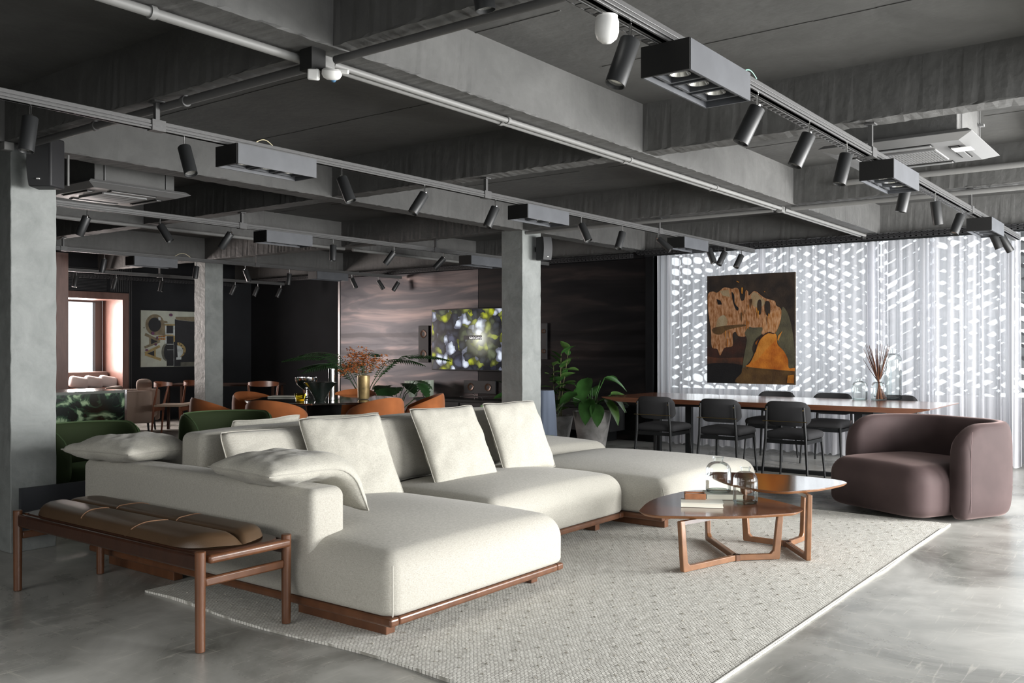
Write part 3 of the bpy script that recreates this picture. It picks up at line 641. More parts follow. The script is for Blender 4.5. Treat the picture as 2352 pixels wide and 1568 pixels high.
track(T4X, 4.0, 11.5, Z4, 'grey metal lighting track over the rust tub chairs', False, (5.63, 8.48))
track(T5X, 6.0, 11.0, Z5, 'dark lighting track farthest away by the bright left window', False, (8.48,))
def spot_proto():
    t = thing('spotlight', 'x', 'spotlight')   # hangs down from origin: stem then body along -Z
    body = MB().lathe([(.0001, 0), (.034, 0), (.036, -.003), (.036, -.172), (.033, -.172), (.030, -.160), (.0001, -.160)], n=24)
    body.f = [tuple(reversed(f)) for f in body.f]
    body.build('body', M_fix, t)
    MB().cyl((0, 0, .0), (0, 0, .016), .008, n=10).cyl((-.008, 0, .012), (.008, 0, .012), .006, n=8).build('knuckle', M_chr, t)
    MB().cyl((0, 0, -.158), (0, 0, -.1605), .029, n=20).build('lens', M_lamp, t)
    return t
SP = spot_proto(); SPC = [0]
M_spotk = mat('spot_black', (0.02, .021, .022), .45)
SP.children[0].data.materials[0] = M_spotk
def spots(X_, zt, arr, tn, grp, tilt=0.0):
    for i, (sx, bx, dy) in enumerate(arr):
        p = atX(sx, 0, X_); y = p.y; depth = -FW[0]*0+FW[0]*X_+FW[1]*y
        # lean: horizontal image shift over vertical image drop
        lean = math.atan2((bx-sx), dy); lat = math.sin(lean); dz = -math.cos(lean)
        away = random.uniform(-.25, .25)+tilt
        ax = Vector((RT[0]*lat+FW[0]*away*.6, RT[1]*lat+FW[1]*away*.6, dz)).normalized()
        top = Vector((X_, y, zt-0.060))
        q = Vector((0, 0, -1)).rotation_difference(ax)
        r = dup(SP, top, rot=q.to_euler(), label='%s slim black cylinder spotlight from the left on %s' % (ORD[i], tn), group=grp)
        s = MB().cyl((0, 0, 0), (0, 0, .062), .0055, n=8).build('stem', M_chr, r)
        s.rotation_euler = (q.inverted()).to_euler()
spots(T1X, Z1, [(1448, 1413, 100), (1740, 1703, 78), (1858, 1826, 70), (1944, 1926, 68), (2082, 2070, 65), (2148, 2156, 48), (2207, 2188, 42), (2278, 2290, 32), (2300, 2320, 30)], N1, 'spotlights on the right-hand track')
spots(T2X, Z2, [(70, 67, 80), (423, 448, 72), (785, 810, 62), (975, 948, 48), (1138, 1117, 50), (1335, 1353, 44), (1430, 1420, 32), (1512, 1546, 32), (1628, 1638, 32), (1665, 1648, 32), (1703, 1686, 32)], N2, 'spotlights on the track over the sofa', -.3)
spots(T3X, Z3, [(200, 180, 40), (368, 394, 42), (530, 504, 36), (765, 765, 40), (905, 884, 28), (1020, 998, 24)], N3, 'spotlights over the green armchairs')
spots(T4X, Z4, [(240, 232, 36), (452, 448, 34), (563, 575, 30), (665, 661, 30), (808, 820, 26), (868, 882, 22), (915, 902, 22)], N4, 'spotlights over the rust chairs')
spots(T5X, Z5, [(175, 172, 30), (267, 260, 24), (373, 369, 24), (540, 530, 22), (592, 584, 22), (645, 636, 22)], N5, 'spotlights on the farthest track')
# lone spot whose lower end shows at the top edge
q = atz(1098, 6, 2.52)
r = dup(SP, (q.x, q.y, 2.665), rot=(0.12, -.1, 0), label='black spotlight cut off by the top edge, left of the white sensor')
MB().cyl((0, 0, 0), (0, 0, .03), .006, n=8).build('stem', M_chr, r)
bpy.data.objects.remove(SP.children[0]); 
for c in list(SP.children): bpy.data.objects.remove(c)
bpy.data.objects.remove(SP)
def boxlight(X_, y0, y1, ztop, label, grp):
    t = thing('downlight_box', label, 'ceiling light', (X_, (y0+y1)/2, ztop), 0, grp); L = (y1-y0)/2; W = .10; Hh = .115
    m = MB(); m.box((-W, -L, -Hh), (-W+.008, L, 0)).box((W-.008, -L, -Hh), (W, L, 0)).box((-W+.008, L-.008, -Hh), (W-.008, L, 0)).box((-W+.008, -L+.008, -.008), (W-.008, L-.008, 0))
    m.build('housing', M_fix, t, smooth=0)
    MB().box((-W, -L-.004, -Hh), (W, -L+.006, 0)).build('end_cap', M_void, t, smooth=0)
    MB().box((-W+.008, -L+.008, -.075), (W-.008, L-.008, -.07)).build('inner_plate', M_blkm, t, smooth=0)
    for k in (-1, 0, 1):
        cy = k*L*.58; a = .075; h = L*.24
        fr = MB(); fr.box((-a, cy-h, -.10), (a, cy-h+.012, -.075)).box((-a, cy+h-.012, -.10), (a, cy+h, -.075)).box((-a, cy-h+.012, -.10), (-a+.012, cy+h-.012, -.075)).box((a-.012, cy-h+.012, -.10), (a, cy+h-.012, -.075))
        g = fr.build('gimbal', M_fix, t, smooth=0)
        lp = MB().lathe([(.0001, 0), (.03, 0), (.042, -.018), (.036, -.018), (.028, -.004), (.0001, -.006)], (0, cy, -.072), 20)
        lp.f = [tuple(reversed(f)) for f in lp.f]; lp.build('lamp', M_lamp, g)
    return t
boxlight(T1X, 3.05, 3.60, Z1, 'large black box downlight with three lamps, nearest on the right-hand track', 'box downlights')
for (X_, zt, arr, nm) in ((T1X, Z1, ((1945, 2085), (2205, 2290)), N1), (T2X, Z2, ((545, 727), (1212, 1307), (1572, 1627)), N2), (T3X, Z3, ((612, 718), (1082, 1158)), N3), (T4X, Z4, ((308, 408), (728, 800)), N4)):
    for i, (a, b) in enumerate(arr):
        ya, yb = atX(a, 0, X_+.1).y, atX(b, 0, X_+.1).y
        if X_ == T1X and i == 0: ya, yb = 5.75, 6.35
        if X_ == T1X and i == 1: ya, yb = 8.85, 9.45
        w_ = ('middle' if X_ == T1X and i == 0 else 'farthest' if X_ == T1X else ('leftmost', 'second', 'third')[i])
        boxlight(X_, ya, yb, zt, '%s dark box downlight on %s' % (w_, nm), 'box downlights')
# conduits
def pipe(name, pts, r, label, m=M_pipeg, clips=()):
    t = thing(name, label, 'pipe'); MB().tube(pts, r, 12).build('tube', m, t)
    for c in clips: MB().lathe([(r*1.0, -.012), (r*1.35, -.012), (r*1.35, .012), (r*1.0, .012)], n=14).build('clamp', m, t).matrix_local = Matrix.Translation(c[0]) @ Euler(c[1]).to_matrix().to_4x4()
    return t
zp = ZB-.03
RX = (PI/2, 0, 0); RY = (0, PI/2, 0)
pipe('conduit_pipe', [(-3.26, -1, zp), (-3.26, 2.80, zp)], .020, 'thick light grey conduit crossing the top left of the ceiling', clips=[((-3.26, 2.0, zp), RX)])
for i, xx in enumerate((-3.21, -3.265)):
    pipe('conduit_pipe', [(xx, 2.88, zp+.004), (xx, 8.42, zp+.004)], .0155, ('upper', 'lower')[i]+' of two parallel grey conduits running under the beam toward the curtains', clips=[((xx, 4.2, zp+.004), RX), ((xx, 5.6, zp+.004), RX), ((xx, 7.0, zp+.004), RX)])
    pipe('conduit_pipe', [(xx, 8.52, zp+.004), (xx, 11.1, zp+.004)], .0155, ('upper', 'lower')[i]+' of two parallel conduits in the last stretch before the curtain rail')
pipe('conduit_pipe', [(-6.15, 2.83, zp), (-3.30, 2.83, zp)], .022, 'dark conduit under the beam between the loudspeaker and the white sensor', mat('conduit_dark', (.10, .10, .10), .5), clips=[((-5.2, 2.83, zp), RY), ((-4.3, 2.83, zp), RY)])
pipe('conduit_pipe', [(-3.14, 2.83, zp), (0.2, 2.83, zp)], .018, 'grey conduit rising from the white sensor to the top edge', MATS['conduit_dark'])
pipe('conduit_pipe', [(-3.12, 8.46, zp), (-.95, 8.46, zp)], .022, 'grey conduit under the beam between the middle junction boxes on the right')
pipe('conduit_pipe', [(-.85, 8.46, zp), (3, 8.46, zp)], .022, 'grey conduit leaving the right junction box toward the right edge')
pipe('conduit_pipe', [(-6.2, 8.46, zp), (-3.30, 8.46, zp)], .020, 'grey conduit under the beam left of the middle junction, toward the column')
pipe('conduit_pipe', [(-.9, 8.44, zp+.02), (-.9, 8.40, 2.80), (-.9, 8.30, 2.90), (-.9, 7.3, 2.93)], .020, 'short grey pipe bending up from the right junction box')
pipe('conduit_pipe', [(-2.6, 8.30, 2.80), (3, 8.30, 2.80)], .026, 'insulated grey pipe fixed along the face of the beam at right')
pipe('conduit_pipe', [(-6.24, 3.2, 2.45), (-6.24, 3.2, 2.66)], .008, 'thin cable pipe beside the black loudspeaker')
pipe('conduit_pipe', [(-9.15, 4.1, zp), (-9.15, 8.4, zp)], .02, 'grey conduit running under the beam beyond the green armchairs')
pipe('conduit_pipe', [(-9.15, 8.55, zp), (-9.15, 11.0, zp)], .02, 'grey conduit under the beam in front of the metal wall')
def jbox(x, y, label):
    o = MB().box((x-.032, y-.032, zp-.026), (x+.032, y+.032, ZB-.001)).build('junction_box', M_pipeg, bevel=.006); return tag(o, label, 'junction box')
jbox(-3.22, 2.84, 'grey conduit junction box above the white ceiling sensor'); jbox(-3.23, 8.47, 'grey junction box at the centre crossing of conduits')
jbox(-.9, 8.46, 'grey junction box under the right-hand air conditioner'); jbox(-6.2, 2.78, 'dark junction box above the left loudspeaker')
jbox(-3.23, 11.12, 'grey junction box where the conduits meet the curtain rail')
# thin stray wires above the tracks
def wire(pts, label, m):
    return tag(MB().tube(pts, .0025, 6).build('loose_wire', m), label, 'wire')
M_cream = mat('cream_wire', (.65, .58, .38), .5)
def arc(x, y0, y1, z, h): return [(x, y0+(y1-y0)*i/10, z+h*math.sin(PI*i/10)) for i in range(11)]
y_ = atX(605, 0, T2X).y; wire(arc(T2X+.01, y_-.06, y_+.06, Z2+.05, .025), 'cream loop of wire on the track above the large left box light', M_cream)
y_ = atX(420, 0, T4X).y; wire(arc(T4X, y_-.12, y_+.12, Z4+.05, .05), 'cream loop of wire above the far-left box light', M_cream)
wire(arc(T1X+.02, 3.72, 3.86, Z1+.05, .02), 'pale green loop of wire behind the nearest box light', mat('green_wire', (.2, .45, .35), .5))
# sensors
t = thing('ceiling_sensor', 'white bulb-shaped sensor hanging beside the nearest black spotlight', 'sensor', tuple(atz(1394, 44, 2.46)))
MB().lathe([(.0001, .055), (.03, .055), (.041, .045), (.043, .018), (.037, .010), (.036, .002), (.041, -.010), (.041, -.045), (.034, -.066), (.018, -.080), (.0001, -.083)][::-1], n=28).build('housing', M_white, t)
MB().cyl((0, 0, .05), (0, 0, .21), .004, n=8).build('cord', M_white, t)
p = atX(762, 172, -3.10)
t = thing('ceiling_sensor', 'round white ceiling sensor with side clip below the upper left junction box', 'sensor', tuple(p))
t.rotation_euler = (.25, .1, CA)
MB().lathe([(.0001, -.022), (.02, -.022), (.036, -.014), (.044, 0), (.044, .018), (.036, .026), (.0001, .026)], n=28).build('housing', M_white, t)
MB().box((-.105, -.02, -.03), (-.055, .02, .02)).box((-.095, -.012, .02), (-.07, .012, .035)).build('side_clip', M_white, t, bevel=.008)
MB().box((.02, -.012, .01), (.075, .012, .03)).build('bracket', M_white, t, bevel=.005)
MB().sphere((.01, -.005, -.020), .012).build('lens', mat('blue_lens', (.08, .2, .35), .2), t)
tag(MB().box((p.x-.12, p.y-.08, p.z+.02), (p.x-.04, p.y+.0, ZB)).build('mounting_block', M_void, smooth=0), 'small black block behind the round white ceiling sensor', 'bracket')
# air conditioner cassettes
def cassette(cx, cy, s, label, z=2.56):
    t = thing('air_conditioner', label, 'air conditioner', (cx, cy, z)); h = s/2
    MB().box((-h*.78, -h*.78, .05), (h*.78, h*.78, ZC-z-.005)).build('body', M_beam, t, smooth=0, bevel=.005)
    m = MB(); m.add([(-h, -h, .03), (h, -h, .03), (h, h, .03), (-h, h, .03), (-h*.93, -h*.93, .055), (h*.93, -h*.93, .055), (h*.93, h*.93, .055), (-h*.93, h*.93, .055), (-h*.8, -h*.8, 0), (h*.8, -h*.8, 0), (h*.8, h*.8, 0), (-h*.8, h*.8, 0)],
          [(0, 1, 5, 4), (1, 2, 6, 5), (2, 3, 7, 6), (3, 0, 4, 7), (4, 5, 6, 7), (8, 9, 1, 0), (9, 10, 2, 1), (10, 11, 3, 2), (11, 8, 0, 3), (11, 10, 9, 8)])
    m.build('panel', M_ac, t, smooth=0, bevel=.004)
    g = MB(); k = h*.42
    for i in range(22):
        x = -k+2*k*i/21; g.box((x-.006, -k, -.012), (x+.006, k, -.001))
    for i in range(6):
        y = -k+2*k*i/5; g.box((-k, y-.006, -.0125), (k, y+.006, -.001))
    g = g.build('grille', M_ac, t, smooth=0)
    MB().box((-k, -k, -.0015), (k, k, .0005)).build('grille_void', M_void, g, smooth=0)
    for a in range(4):
        f = MB().box((-h*.45, -h*.74, -.004), (h*.45, -h*.6, -.0005)).build('vane_slot', M_void, t, smooth=0); f.rotation_euler = (0, 0, a*PI/2)
        v = MB().box((-h*.43, -h*.72, -.010), (h*.43, -h*.63, -.005)).build('vane', M_ac, f, smooth=0)
    for (a, b) in ((-1, -1), (1, -1), (1, 1), (-1, 1)):
        MB().cyl((a*h*.8, b*h*.6, .05), (a*h*.8, b*h*.6, ZC-z-.004), .005, n=6).box((a*h*.76, b*h*.6-.02, .2), (a*h*.86, b*h*.6+.02, .215)).build('hanger_rod', M_ac, t, smooth=0)
    return t
a_ = cassette(-1.58, 6.45, .92, 'grey ceiling cassette air conditioner at the upper right', 2.60)
MB().box((.19, -.30, -.0145), (.30, -.16, -.0126)).build('sticker', M_white, a_, smooth=0, loc=(0.1, 0.1, 0))
cassette(-7.35, 4.15, .90, 'grey ceiling cassette air conditioner at the upper left, behind the speaker', 2.60)
# loudspeakers
def speaker(p, rz, label, s=1.0):
    t = thing('loudspeaker', label, 'speaker', p, rz)
    w_, d_, h_ = .155*s, .13*s, .28*s
    b = MB(); b.prism([(-w_/2, d_*.5), (w_/2, d_*.5), (w_*.42, -d_*.5), (-w_*.42, -d_*.5)][::-1], 0, h_).build('cabinet', M_blkm, t, bevel=.012, seg=3)
    g = []
    for i in range(9):
        for j in range(9):
            u = i/8*2-1; v = j/8*2-1; g.append((u*w_*.41*(1-.06*v*v), -d_*.5-.018*(1-v*v)*s-.004, h_/2+v*h_*.485))
    fs = [(i*9+j, (i+1)*9+j, (i+1)*9+j+1, i*9+j+1) for i in range(8) for j in range(8)]
    MB().add(g, fs).build('grille', M_fix if s > 2 else mat('speaker_grille', (.035, .036, .038), .6), t)
    MB().box((-.008*s, -d_*.5-.020*s, h_*.13), (.008*s, -d_*.5-.008*s, h_*.155)).build('badge', M_white, t, smooth=0)
    MB().box((-.02, d_*.5, h_*.4), (.02, d_*.5+.08, h_*.6)).build('bracket', M_blk, t, smooth=0)
    return t
pS = atX(105, 432, -6.02); speaker((pS.x, pS.y, pS.z), PI/2-.35+PI/2*0+.0, 'black loudspeaker mounted high on the left column', 1.15).rotation_euler = (0, 0, .62)
pS = atX(1249, 598, -6.06); speaker(tuple(pS), 0, 'black loudspeaker mounted on the central column', .95).rotation_euler = (0, 0, 1.25)
# in-wall speakers
def wallspk(x0, x1, z0, z1, label, horiz=False, cones=2):
    t = thing('wall_speaker', label, 'speaker', ((x0+x1)/2, YF-.03, (z0+z1)/2)); W = (x1-x0)/2; Hh = (z1-z0)/2
    MB().box((-W, -.03, -Hh), (W, -.001, Hh)).build('cabinet', M_blkm, t, smooth=0, bevel=.003)
    for s in (-1, 1):
        c = (s*W*.55, -.031, 0) if horiz else (0, -.031, s*Hh*.55); r = min(W, Hh)*.62
        k = MB().lathe([(r, 0), (r*.92, .008), (r*.8, .006), (r*.3, -.006), (.0001, -.002)], n=24).build('speaker_cone', mat('copper_cone', (.10, .055, .035), .35, metal=.4), t); k.location = c; k.rotation_euler = (PI/2, 0, 0)
    return t
a = atY(962, 748, YF-.05); b = atY(985, 832, YF-.05); wallspk(a.x, b.x, b.z, a.z, 'tall black in-wall speaker left of the television')
a = atY(1066, 873, YF-.05); b = atY(1138, 905, YF-.05); wallspk(a.x, b.x, b.z, a.z, 'wide black in-wall speaker below the television', True)
a = atY(1243, 742, YF-.05); b = atY(1256, 825, YF-.05); wallspk(a.x, b.x, b.z, a.z, 'tall black in-wall speaker just right of the central column')
# television
a = atY(992, 711, YF-.12); b = atY(992, 849, YF-.12); tw = 1.75; th_ = a.z-b.z
t = thing('television', 'flat television showing sunlit leaves on the metal-clad wall', 'television', (a.x+tw/2, YF-.12, (a.z+b.z)/2))
MB().box((-tw/2, 0, -th_/2), (tw/2, .05, th_/2)).box((-.2, .05, -.15), (.2, .08, .15)).build('casing', M_blk, t, smooth=0, bevel=.003)
MB().box((-tw/2+.012, -.003, -th_/2+.015), (tw/2-.012, .0, th_/2-.012)).build('screen', M_tv, t, smooth=0)
cx = atY(1086, 775, YF-.12).x-(a.x+tw/2); cz = atY(1086, 775, YF-.12).z-(a.z+b.z)/2
bn = MB().box((cx-.19, -.005, cz-.033), (cx+.19, -.0031, cz+.033)).build('caption_band', mat('caption_dark', (.01, .01, .015), .5), t, smooth=0)
def text_mesh(s, size, name, m, parent, loc, rot):
    cu = bpy.data.curves.new(name, 'FONT'); cu.body = s; cu.size = size; cu.align_x = 'CENTER'; cu.align_y = 'CENTER'; cu.extrude = .0005
    tmp = bpy.data.objects.new('tmp', cu); C.objects.link(tmp); bpy.context.view_layer.update()
    me = bpy.data.meshes.new_from_object(tmp.evaluated_get(bpy.context.evaluated_depsgraph_get())); bpy.data.objects.remove(tmp)
    me.materials.clear(); me.materials.append(m); o = bpy.data.objects.new(name, me); C.objects.link(o); o.parent = parent; o.location = loc; o.rotation_euler = rot; return o
M_cap = mat('caption_white', (.9, .9, .9), .5, emis=(1, 1, 1), es=.8)
text_mesh('saccaro', .085, 'caption_text', M_cap, bn, (cx+.06, -.0062, cz), (PI/2, 0, 0))
# leaves pictured large on the screen
def flat(pts, m, name, parent, y): return MB().add([(p[0], y, p[1]) for p in pts], [tuple(range(len(pts)))]).build(name, m, parent, smooth=0)
# ================================================================ RUG
RX0, RX1, RY0, RY1 = -4.66, -1.56, 2.80, 7.55
def rug():
    nx, ny = 120, 180; vs = []; 
    for j in range(ny+1):
        for i in range(nx+1):
            u = i/nx; v = j/ny; x = RX0+(RX1-RX0)*u; y = RY0+(RY1-RY0)*v
            z = .011+.0015*noise.noise(Vector((x*7, y*7, 0)))
            # wavy lifted near edge and far right corner
            if v < .12: z += .010*(1-v/.12)**2*max(0, noise.noise(Vector((x*2.2, 3, 0)))+.15); y += .022*math.sin(x*4.0+.6)*(1-v/.12)**2
            if u > .95: x += .010*noise.noise(Vector((y*1.8, 9, 0)))
            vs.append((x, y, z))
    n = len(vs); vs += [(p[0], p[1], 0.0005) for p in vs]
    W = nx+1; fs = []
    for j in range(ny):
        for i in range(nx): fs.append((j*W+i, j*W+i+1, (j+1)*W+i+1, (j+1)*W+i))
    for i in range(nx): fs.append((i+1, i, n+i, n+i+1)); fs.append((ny*W+i, ny*W+i+1, n+ny*W+i+1, n+ny*W+i))
    for j in range(ny): fs.append((j*W, (j+1)*W, n+(j+1)*W, n+j*W)); fs.append(((j+1)*W+nx, j*W+nx, n+j*W+nx, n+(j+1)*W+nx))
    used = sorted({i for f in fs for i in f}); mp = {k: a for a, k in enumerate(used)}
    m = MB(); m.add([vs[k] for k in used], [tuple(mp[i] for i in f) for f in fs]); return m
t = thing('area_rug', 'large cream woven rug with small tufts under the sofa and coffee tables', 'rug')
rug().build('weave', M_rug, t, smooth=80)
tf = MB()
for i in range(24):
    for j in range(44):
        x = RX0+.12+i*.128+(j % 2)*.064+random.uniform(-.01, .01); y = RY0+.12+j*.105+random.uniform(-.008, .008)
        if x > RX1-.12 or y > RY1-.08: continue
        a = random.uniform(-.5, .5); l = random.uniform(.008, .016); w_ = random.uniform(.003, .005); ca, sa = math.cos(a), math.sin(a)
        ps = [(-l, 0, 0), (0, -w_, .002), (l, 0, 0), (0, w_, .002), (0, 0, .006)]
        tf.add([(x+p[0]*ca-p[1]*sa, y+p[0]*sa+p[1]*ca, .0125+p[2]) for p in ps], [(0, 1, 4), (1, 2, 4), (2, 3, 4), (3, 0, 4)])
tf = tf.build('tuft', mat('tuft_wool', (.36, .34, .29), .95), t); tf['kind'] = 'stuff'
bd = MB(); 
for dx in (.0,): bd.box((RX1-.012-dx, RY0+.02, .010), (RX1-.004-dx, RY1-.25, .0150))
bd.build('border_cord', mat('border_wool', (.5, .49, .45), .95, bump=.5, bscale=200), t, bevel=.002)

# ================================================================ SOFA
ZR0, ZR1 = .085, .125   # wood plinth rail
sofa = thing('modular_sofa', 'large oatmeal linen modular sofa on a low walnut plinth', 'sofa', (-4.4, 5.0, 0))
O = Vector((-4.4, 5.0, 0))
def seat(x0, x1, y0, y1, z1=.40, r=.13, crown=.05, name='seat_cushion', bul=(.03, .03), z0=ZR1, m=M_linen):
    bm = cushion(x1-x0, y1-y0, z1-z0, r, .07, .03, crown, bul[0]*.6)
    return obj_bm(name, bm, m, sofa, loc=Vector(((x0+x1)/2, (y0+y1)/2, z0))-O)
def rail(x0, x1, y0, y1):
    m = MB(); e = .008; a = 0.05
    for (p, q) in (((x0-e, y0-e), (x1+e, y0+a)), ((x0-e, y1-a), (x1+e, y1+e)), ((x0-e, y0+a), (x0+a, y1-a)), ((x1-a, y0+a), (x1+e, y1-a))):
        m.box((p[0], p[1], ZR0), (q[0], q[1], ZR1))
    o = m.build('plinth_rail', M_wal, sofa, smooth=0, bevel=.012, seg=3, loc=-O); return o
def foot(x, y, sx, sy): return MB().box((x-sx/2, y-sy/2, .012 if (x > RX0 and y > RY0 and y < RY1) else .001), (x+sx/2, y+sy/2, ZR0)).build('leg', M_wal, sofa, smooth=0, bevel=.004, loc=-O)
# front half
seat(-4.62, -2.92, 2.96, 4.36, crown=.055); seat(-4.55, -3.45, 4.375, 5.94, crown=.055); seat(-4.70, -3.12, 5.96, 7.64, z1=.375, crown=.055)
rail(-5.52, -2.93, 2.97, 4.34); rail(-5.6, -3.46, 4.38, 5.93); rail(-4.72, -3.15, 5.95, 7.60)
for (x, y, a, b) in ((-3.35, 3.08, .62, .06), (-5.1, 3.08, .7, .06), (-3.30, 4.24, .5, .06), (-3.8, 5.72, .5, .06), (-3.45, 6.12, .5, .06), (-3.45, 7.45, .5, .06), (-4.6, 4.24, .4, .06), (-5.3, 5.72, .4, .06)): foot(x, y, a, b)
# rear half, facing away
seat(-5.62, -4.72, 2.97, 4.6, crown=.03, name='seat_cushion'); seat(-5.62, -4.72, 4.62, 6.2, crown=.03)
seat(-6.15, -4.85, 6.25, 8.05, z1=.385, crown=.075, bul=(.05, .05)); rail(-6.12, -4.88, 6.28, 8.02); foot(-5.4, 6.5, .5, .06); foot(-5.4, 7.8, .5, .06)
# arm block across the near end
bm = cushion(2.14, .22, .525, .05, .035, .02, .01, .006, wr=.003); obj_bm('armrest', bm, M_linen, sofa, loc=Vector((-4.53, 3.075, ZR1))-O)
# central spine: backrest
for (a, b) in ((3.24, 4.75), (4.77, 6.22)):
    bm = cushion(.22, b-a, .50, .05, .04, .03, .012, .01, wr=.008, seed=a); obj_bm('backrest', bm, M_linen, sofa, loc=Vector((-4.87, (a+b)/2, .33))-O)
# loose back cushions leaning on the spine
def backc(y0, y1, h, x, lean, seed, z=.405, th=.20):
    bm, path = pillow_bm(y1-y0, h, th, seed=seed, wrinkle=.008)
    o = obj_bm('back_cushion', bm, M_linen, sofa, loc=Vector((x, (y0+y1)/2, z))-O, rot=(0, 0, 0)); o.rotation_mode = 'XYZ'
    o.matrix_local = Matrix.Translation(Vector((x, (y0+y1)/2, z))-O) @ Matrix.Rotation(lean, 4, 'Y') @ Matrix.Rotation(PI/2, 4, 'Z')
    pp = MB().tube(path+[path[0]], .0035, 6, caps=False).build('piping', M_pipe, o)
    return o
backc(3.26, 4.40, .46, -4.50, -.28, 2); backc(4.38, 5.32, .46, -4.50, -.28, 5); backc(5.25, 6.22, .46, -4.50, -.28, 9)
backc(3.35, 4.55, .44, -5.05, .22, 12); 
# piping on the chaise corner
for (x, y, zt) in ((-2.915, 2.965, .36), (-3.125, 5.93, .33)):
    MB().tube([(x-.01, y+.01, ZR1+.01), (x+.006, y-.006, .2), (x+.004, y-.004, .28), (x-.02, y+.02, zt)], .004, 6).build('piping', M_pipe, sofa, loc=-O)
# scatter cushions (front): width direction Y, leaning back in -X
def scat(label, px, py, sz, lean, yaw, seed, z=.43, th=.15, hh=None):
    t = thing('scatter_cushion', label, 'cushion', (px, py, z), 0, 'linen scatter cushions')
    bm, path = pillow_bm(sz, hh or sz, th, seed=seed)
    obj_bm('cushion_body', bm, M_pil, t); MB().tube(path+[path[0]], .0028, 6, caps=False).build('piping', M_pipe, t)
    t.matrix_world = Matrix.Translation((px, py, z)) @ Matrix.Rotation(yaw, 4, 'Z') @ Matrix.Rotation(lean, 4, 'Y') @ Matrix.Rotation(PI/2, 4, 'Z')
    return t
scat('square pale linen cushion leaning on the sofa back, nearest and largest of three', -4.14, 3.97, .60, -.54, -.22, 21, z=.39)
scat('square pale linen cushion leaning on the sofa back, middle of three', -4.08, 4.90, .60, -.52, -.14, 33, z=.40)
scat('square pale linen cushion leaning on the sofa back, farthest right of three', -4.10, 5.66, .58, -.44, -.12, 44, z=.40)
scat('low pale cushion peeking behind the sofa back, leftmost of three', -5.20, 3.95, .62, .30, .10, 51, z=.44, th=.14, hh=.45)
scat('low pale cushion peeking behind the sofa back, beside the rust chair', -5.15, 4.62, .66, .30, -.1, 62, z=.44, th=.14, hh=.44)
scat('low pale cushion peeking behind the sofa back, under the central column view', -5.10, 5.75, .62, .30, .12, 73, z=.44, th=.14, hh=.42)
# draped cushions over the arm: bent over its inner edge
def drape(label, cx, cy, wd, ht, seed, yaw, ztop, fold=.17, drop=1.0, tipx=0.0):
    t = thing('scatter_cushion', label, 'cushion', (cx, cy, ztop), yaw, 'linen scatter cushions')
    def bend(q, u, v, side):
        # q: x width, z height (0..ht) -> lay flat on arm from y=-, fold down past y=fold
        s = q.z-ht*.42; off = q.y
        R = .09
        if s < fold: y = s; z = .0; ny, nz = 0, 1
        else:
            a = min((s-fold)/R, PI/2*drop); y = fold+R*math.sin(a); z = -R*(1-math.cos(a)); rem = s-fold-R*a
            y += rem*math.cos(a); z -= rem*math.sin(a); ny, nz = math.sin(a), math.cos(a)
        h = off*1.0+.066
        x = q.x+tipx*max(0, s-fold)
        w2 = .006*noise.noise(Vector((u*2+seed, v*2, side)))
        zz = z+(h+w2)*nz+.012*math.sin(u*3+seed)*(1-abs(v))*.5
        return Vector((x, y+(h+w2)*ny, zz))
    bm, path = pillow_bm(wd, ht, .17, seed=seed, bend=bend, n=32, wrinkle=.007)
    obj_bm('cushion_body', bm, M_pil, t); MB().tube(path+[path[0]], .0035, 6, caps=False).build('piping', M_pipe, t)
    return t
drape('crumpled linen cushion draped over the right end of the sofa arm', -3.86, 3.10, .62, .62, 81, -.10, .655, .12, .82, .22)
drape('crumpled linen cushion draped over the left end of the sofa arm', -5.32, 3.10, .64, .58, 95, .12, .655, .12, .80, 0)
tag(obj_bm('scatter_cushion', pillow_bm(.42, .36, .12, seed=7)[0], mat('moss_cloth', (.10, .17, .07), .9)), 'small green cushion peeking over the sofa back in front of the console', 'cushion').matrix_world = Matrix.Translation((-5.1, 6.35, .50)) @ Matrix.Rotation(.3, 4, 'Y') @ Matrix.Rotation(PI/2, 4, 'Z')

# ================================================================ BENCH
bx0, bx1, by0, by1 = -5.25, -3.55, 2.41, 2.885
b = thing('daybed_bench', 'low walnut bench with a brown leather pad in front of the sofa arm', 'bench', ((bx0+bx1)/2, (by0+by1)/2, 0))
O2 = Vector(((bx0+bx1)/2, (by0+by1)/2, 0))
for (x, y) in ((bx0, by0), (bx1, by0), (bx0, by1), (bx1, by1)):
    on = (x > RX0 and y > RY0); z0 = .015 if on else .001
    MB().cyl((x, y, z0), (x, y, .445), .0215, .024, 20).cyl((x, y, z0-.0), (x, y, z0+.008), .012).build('leg', M_wal, b, bevel=.004, loc=-O2)
MB().box((bx0+.02, by0-.012, .355), (bx1-.0, by0+.022, .425)).build('side_rail', M_wall2, b, bevel=.012, seg=3, loc=-O2)
MB().box((bx0+.02, by1-.022, .355), (bx1-.0, by1+.012, .425)).build('side_rail', M_wall2, b, bevel=.012, seg=3, loc=-O2)
for x in (bx0, bx1):
    MB().box((x-.012, by0+.02, .285), (x+.012, by1-.02, .325)).build('stretcher', M_wal, b, bevel=.008, loc=-O2)
    MB().box((x-.03, by0+.03, .385), (x+.03, by1+.01, .425)).build('end_rail', M_wal, b, bevel=.014, seg=3, loc=-O2)
def rrect(x0, x1, y0, y1, r, n=10):
    pts = []
    for (cx, cy, a0) in ((x1-r, y1-r, 0), (x0+r, y1-r, 90), (x0+r, y0+r, 180), (x1-r, y0+r, 270)):
        for k in range(n+1): a = math.radians(a0+90*k/n); pts.append((cx+r*math.cos(a), cy+r*math.sin(a)))
    return pts
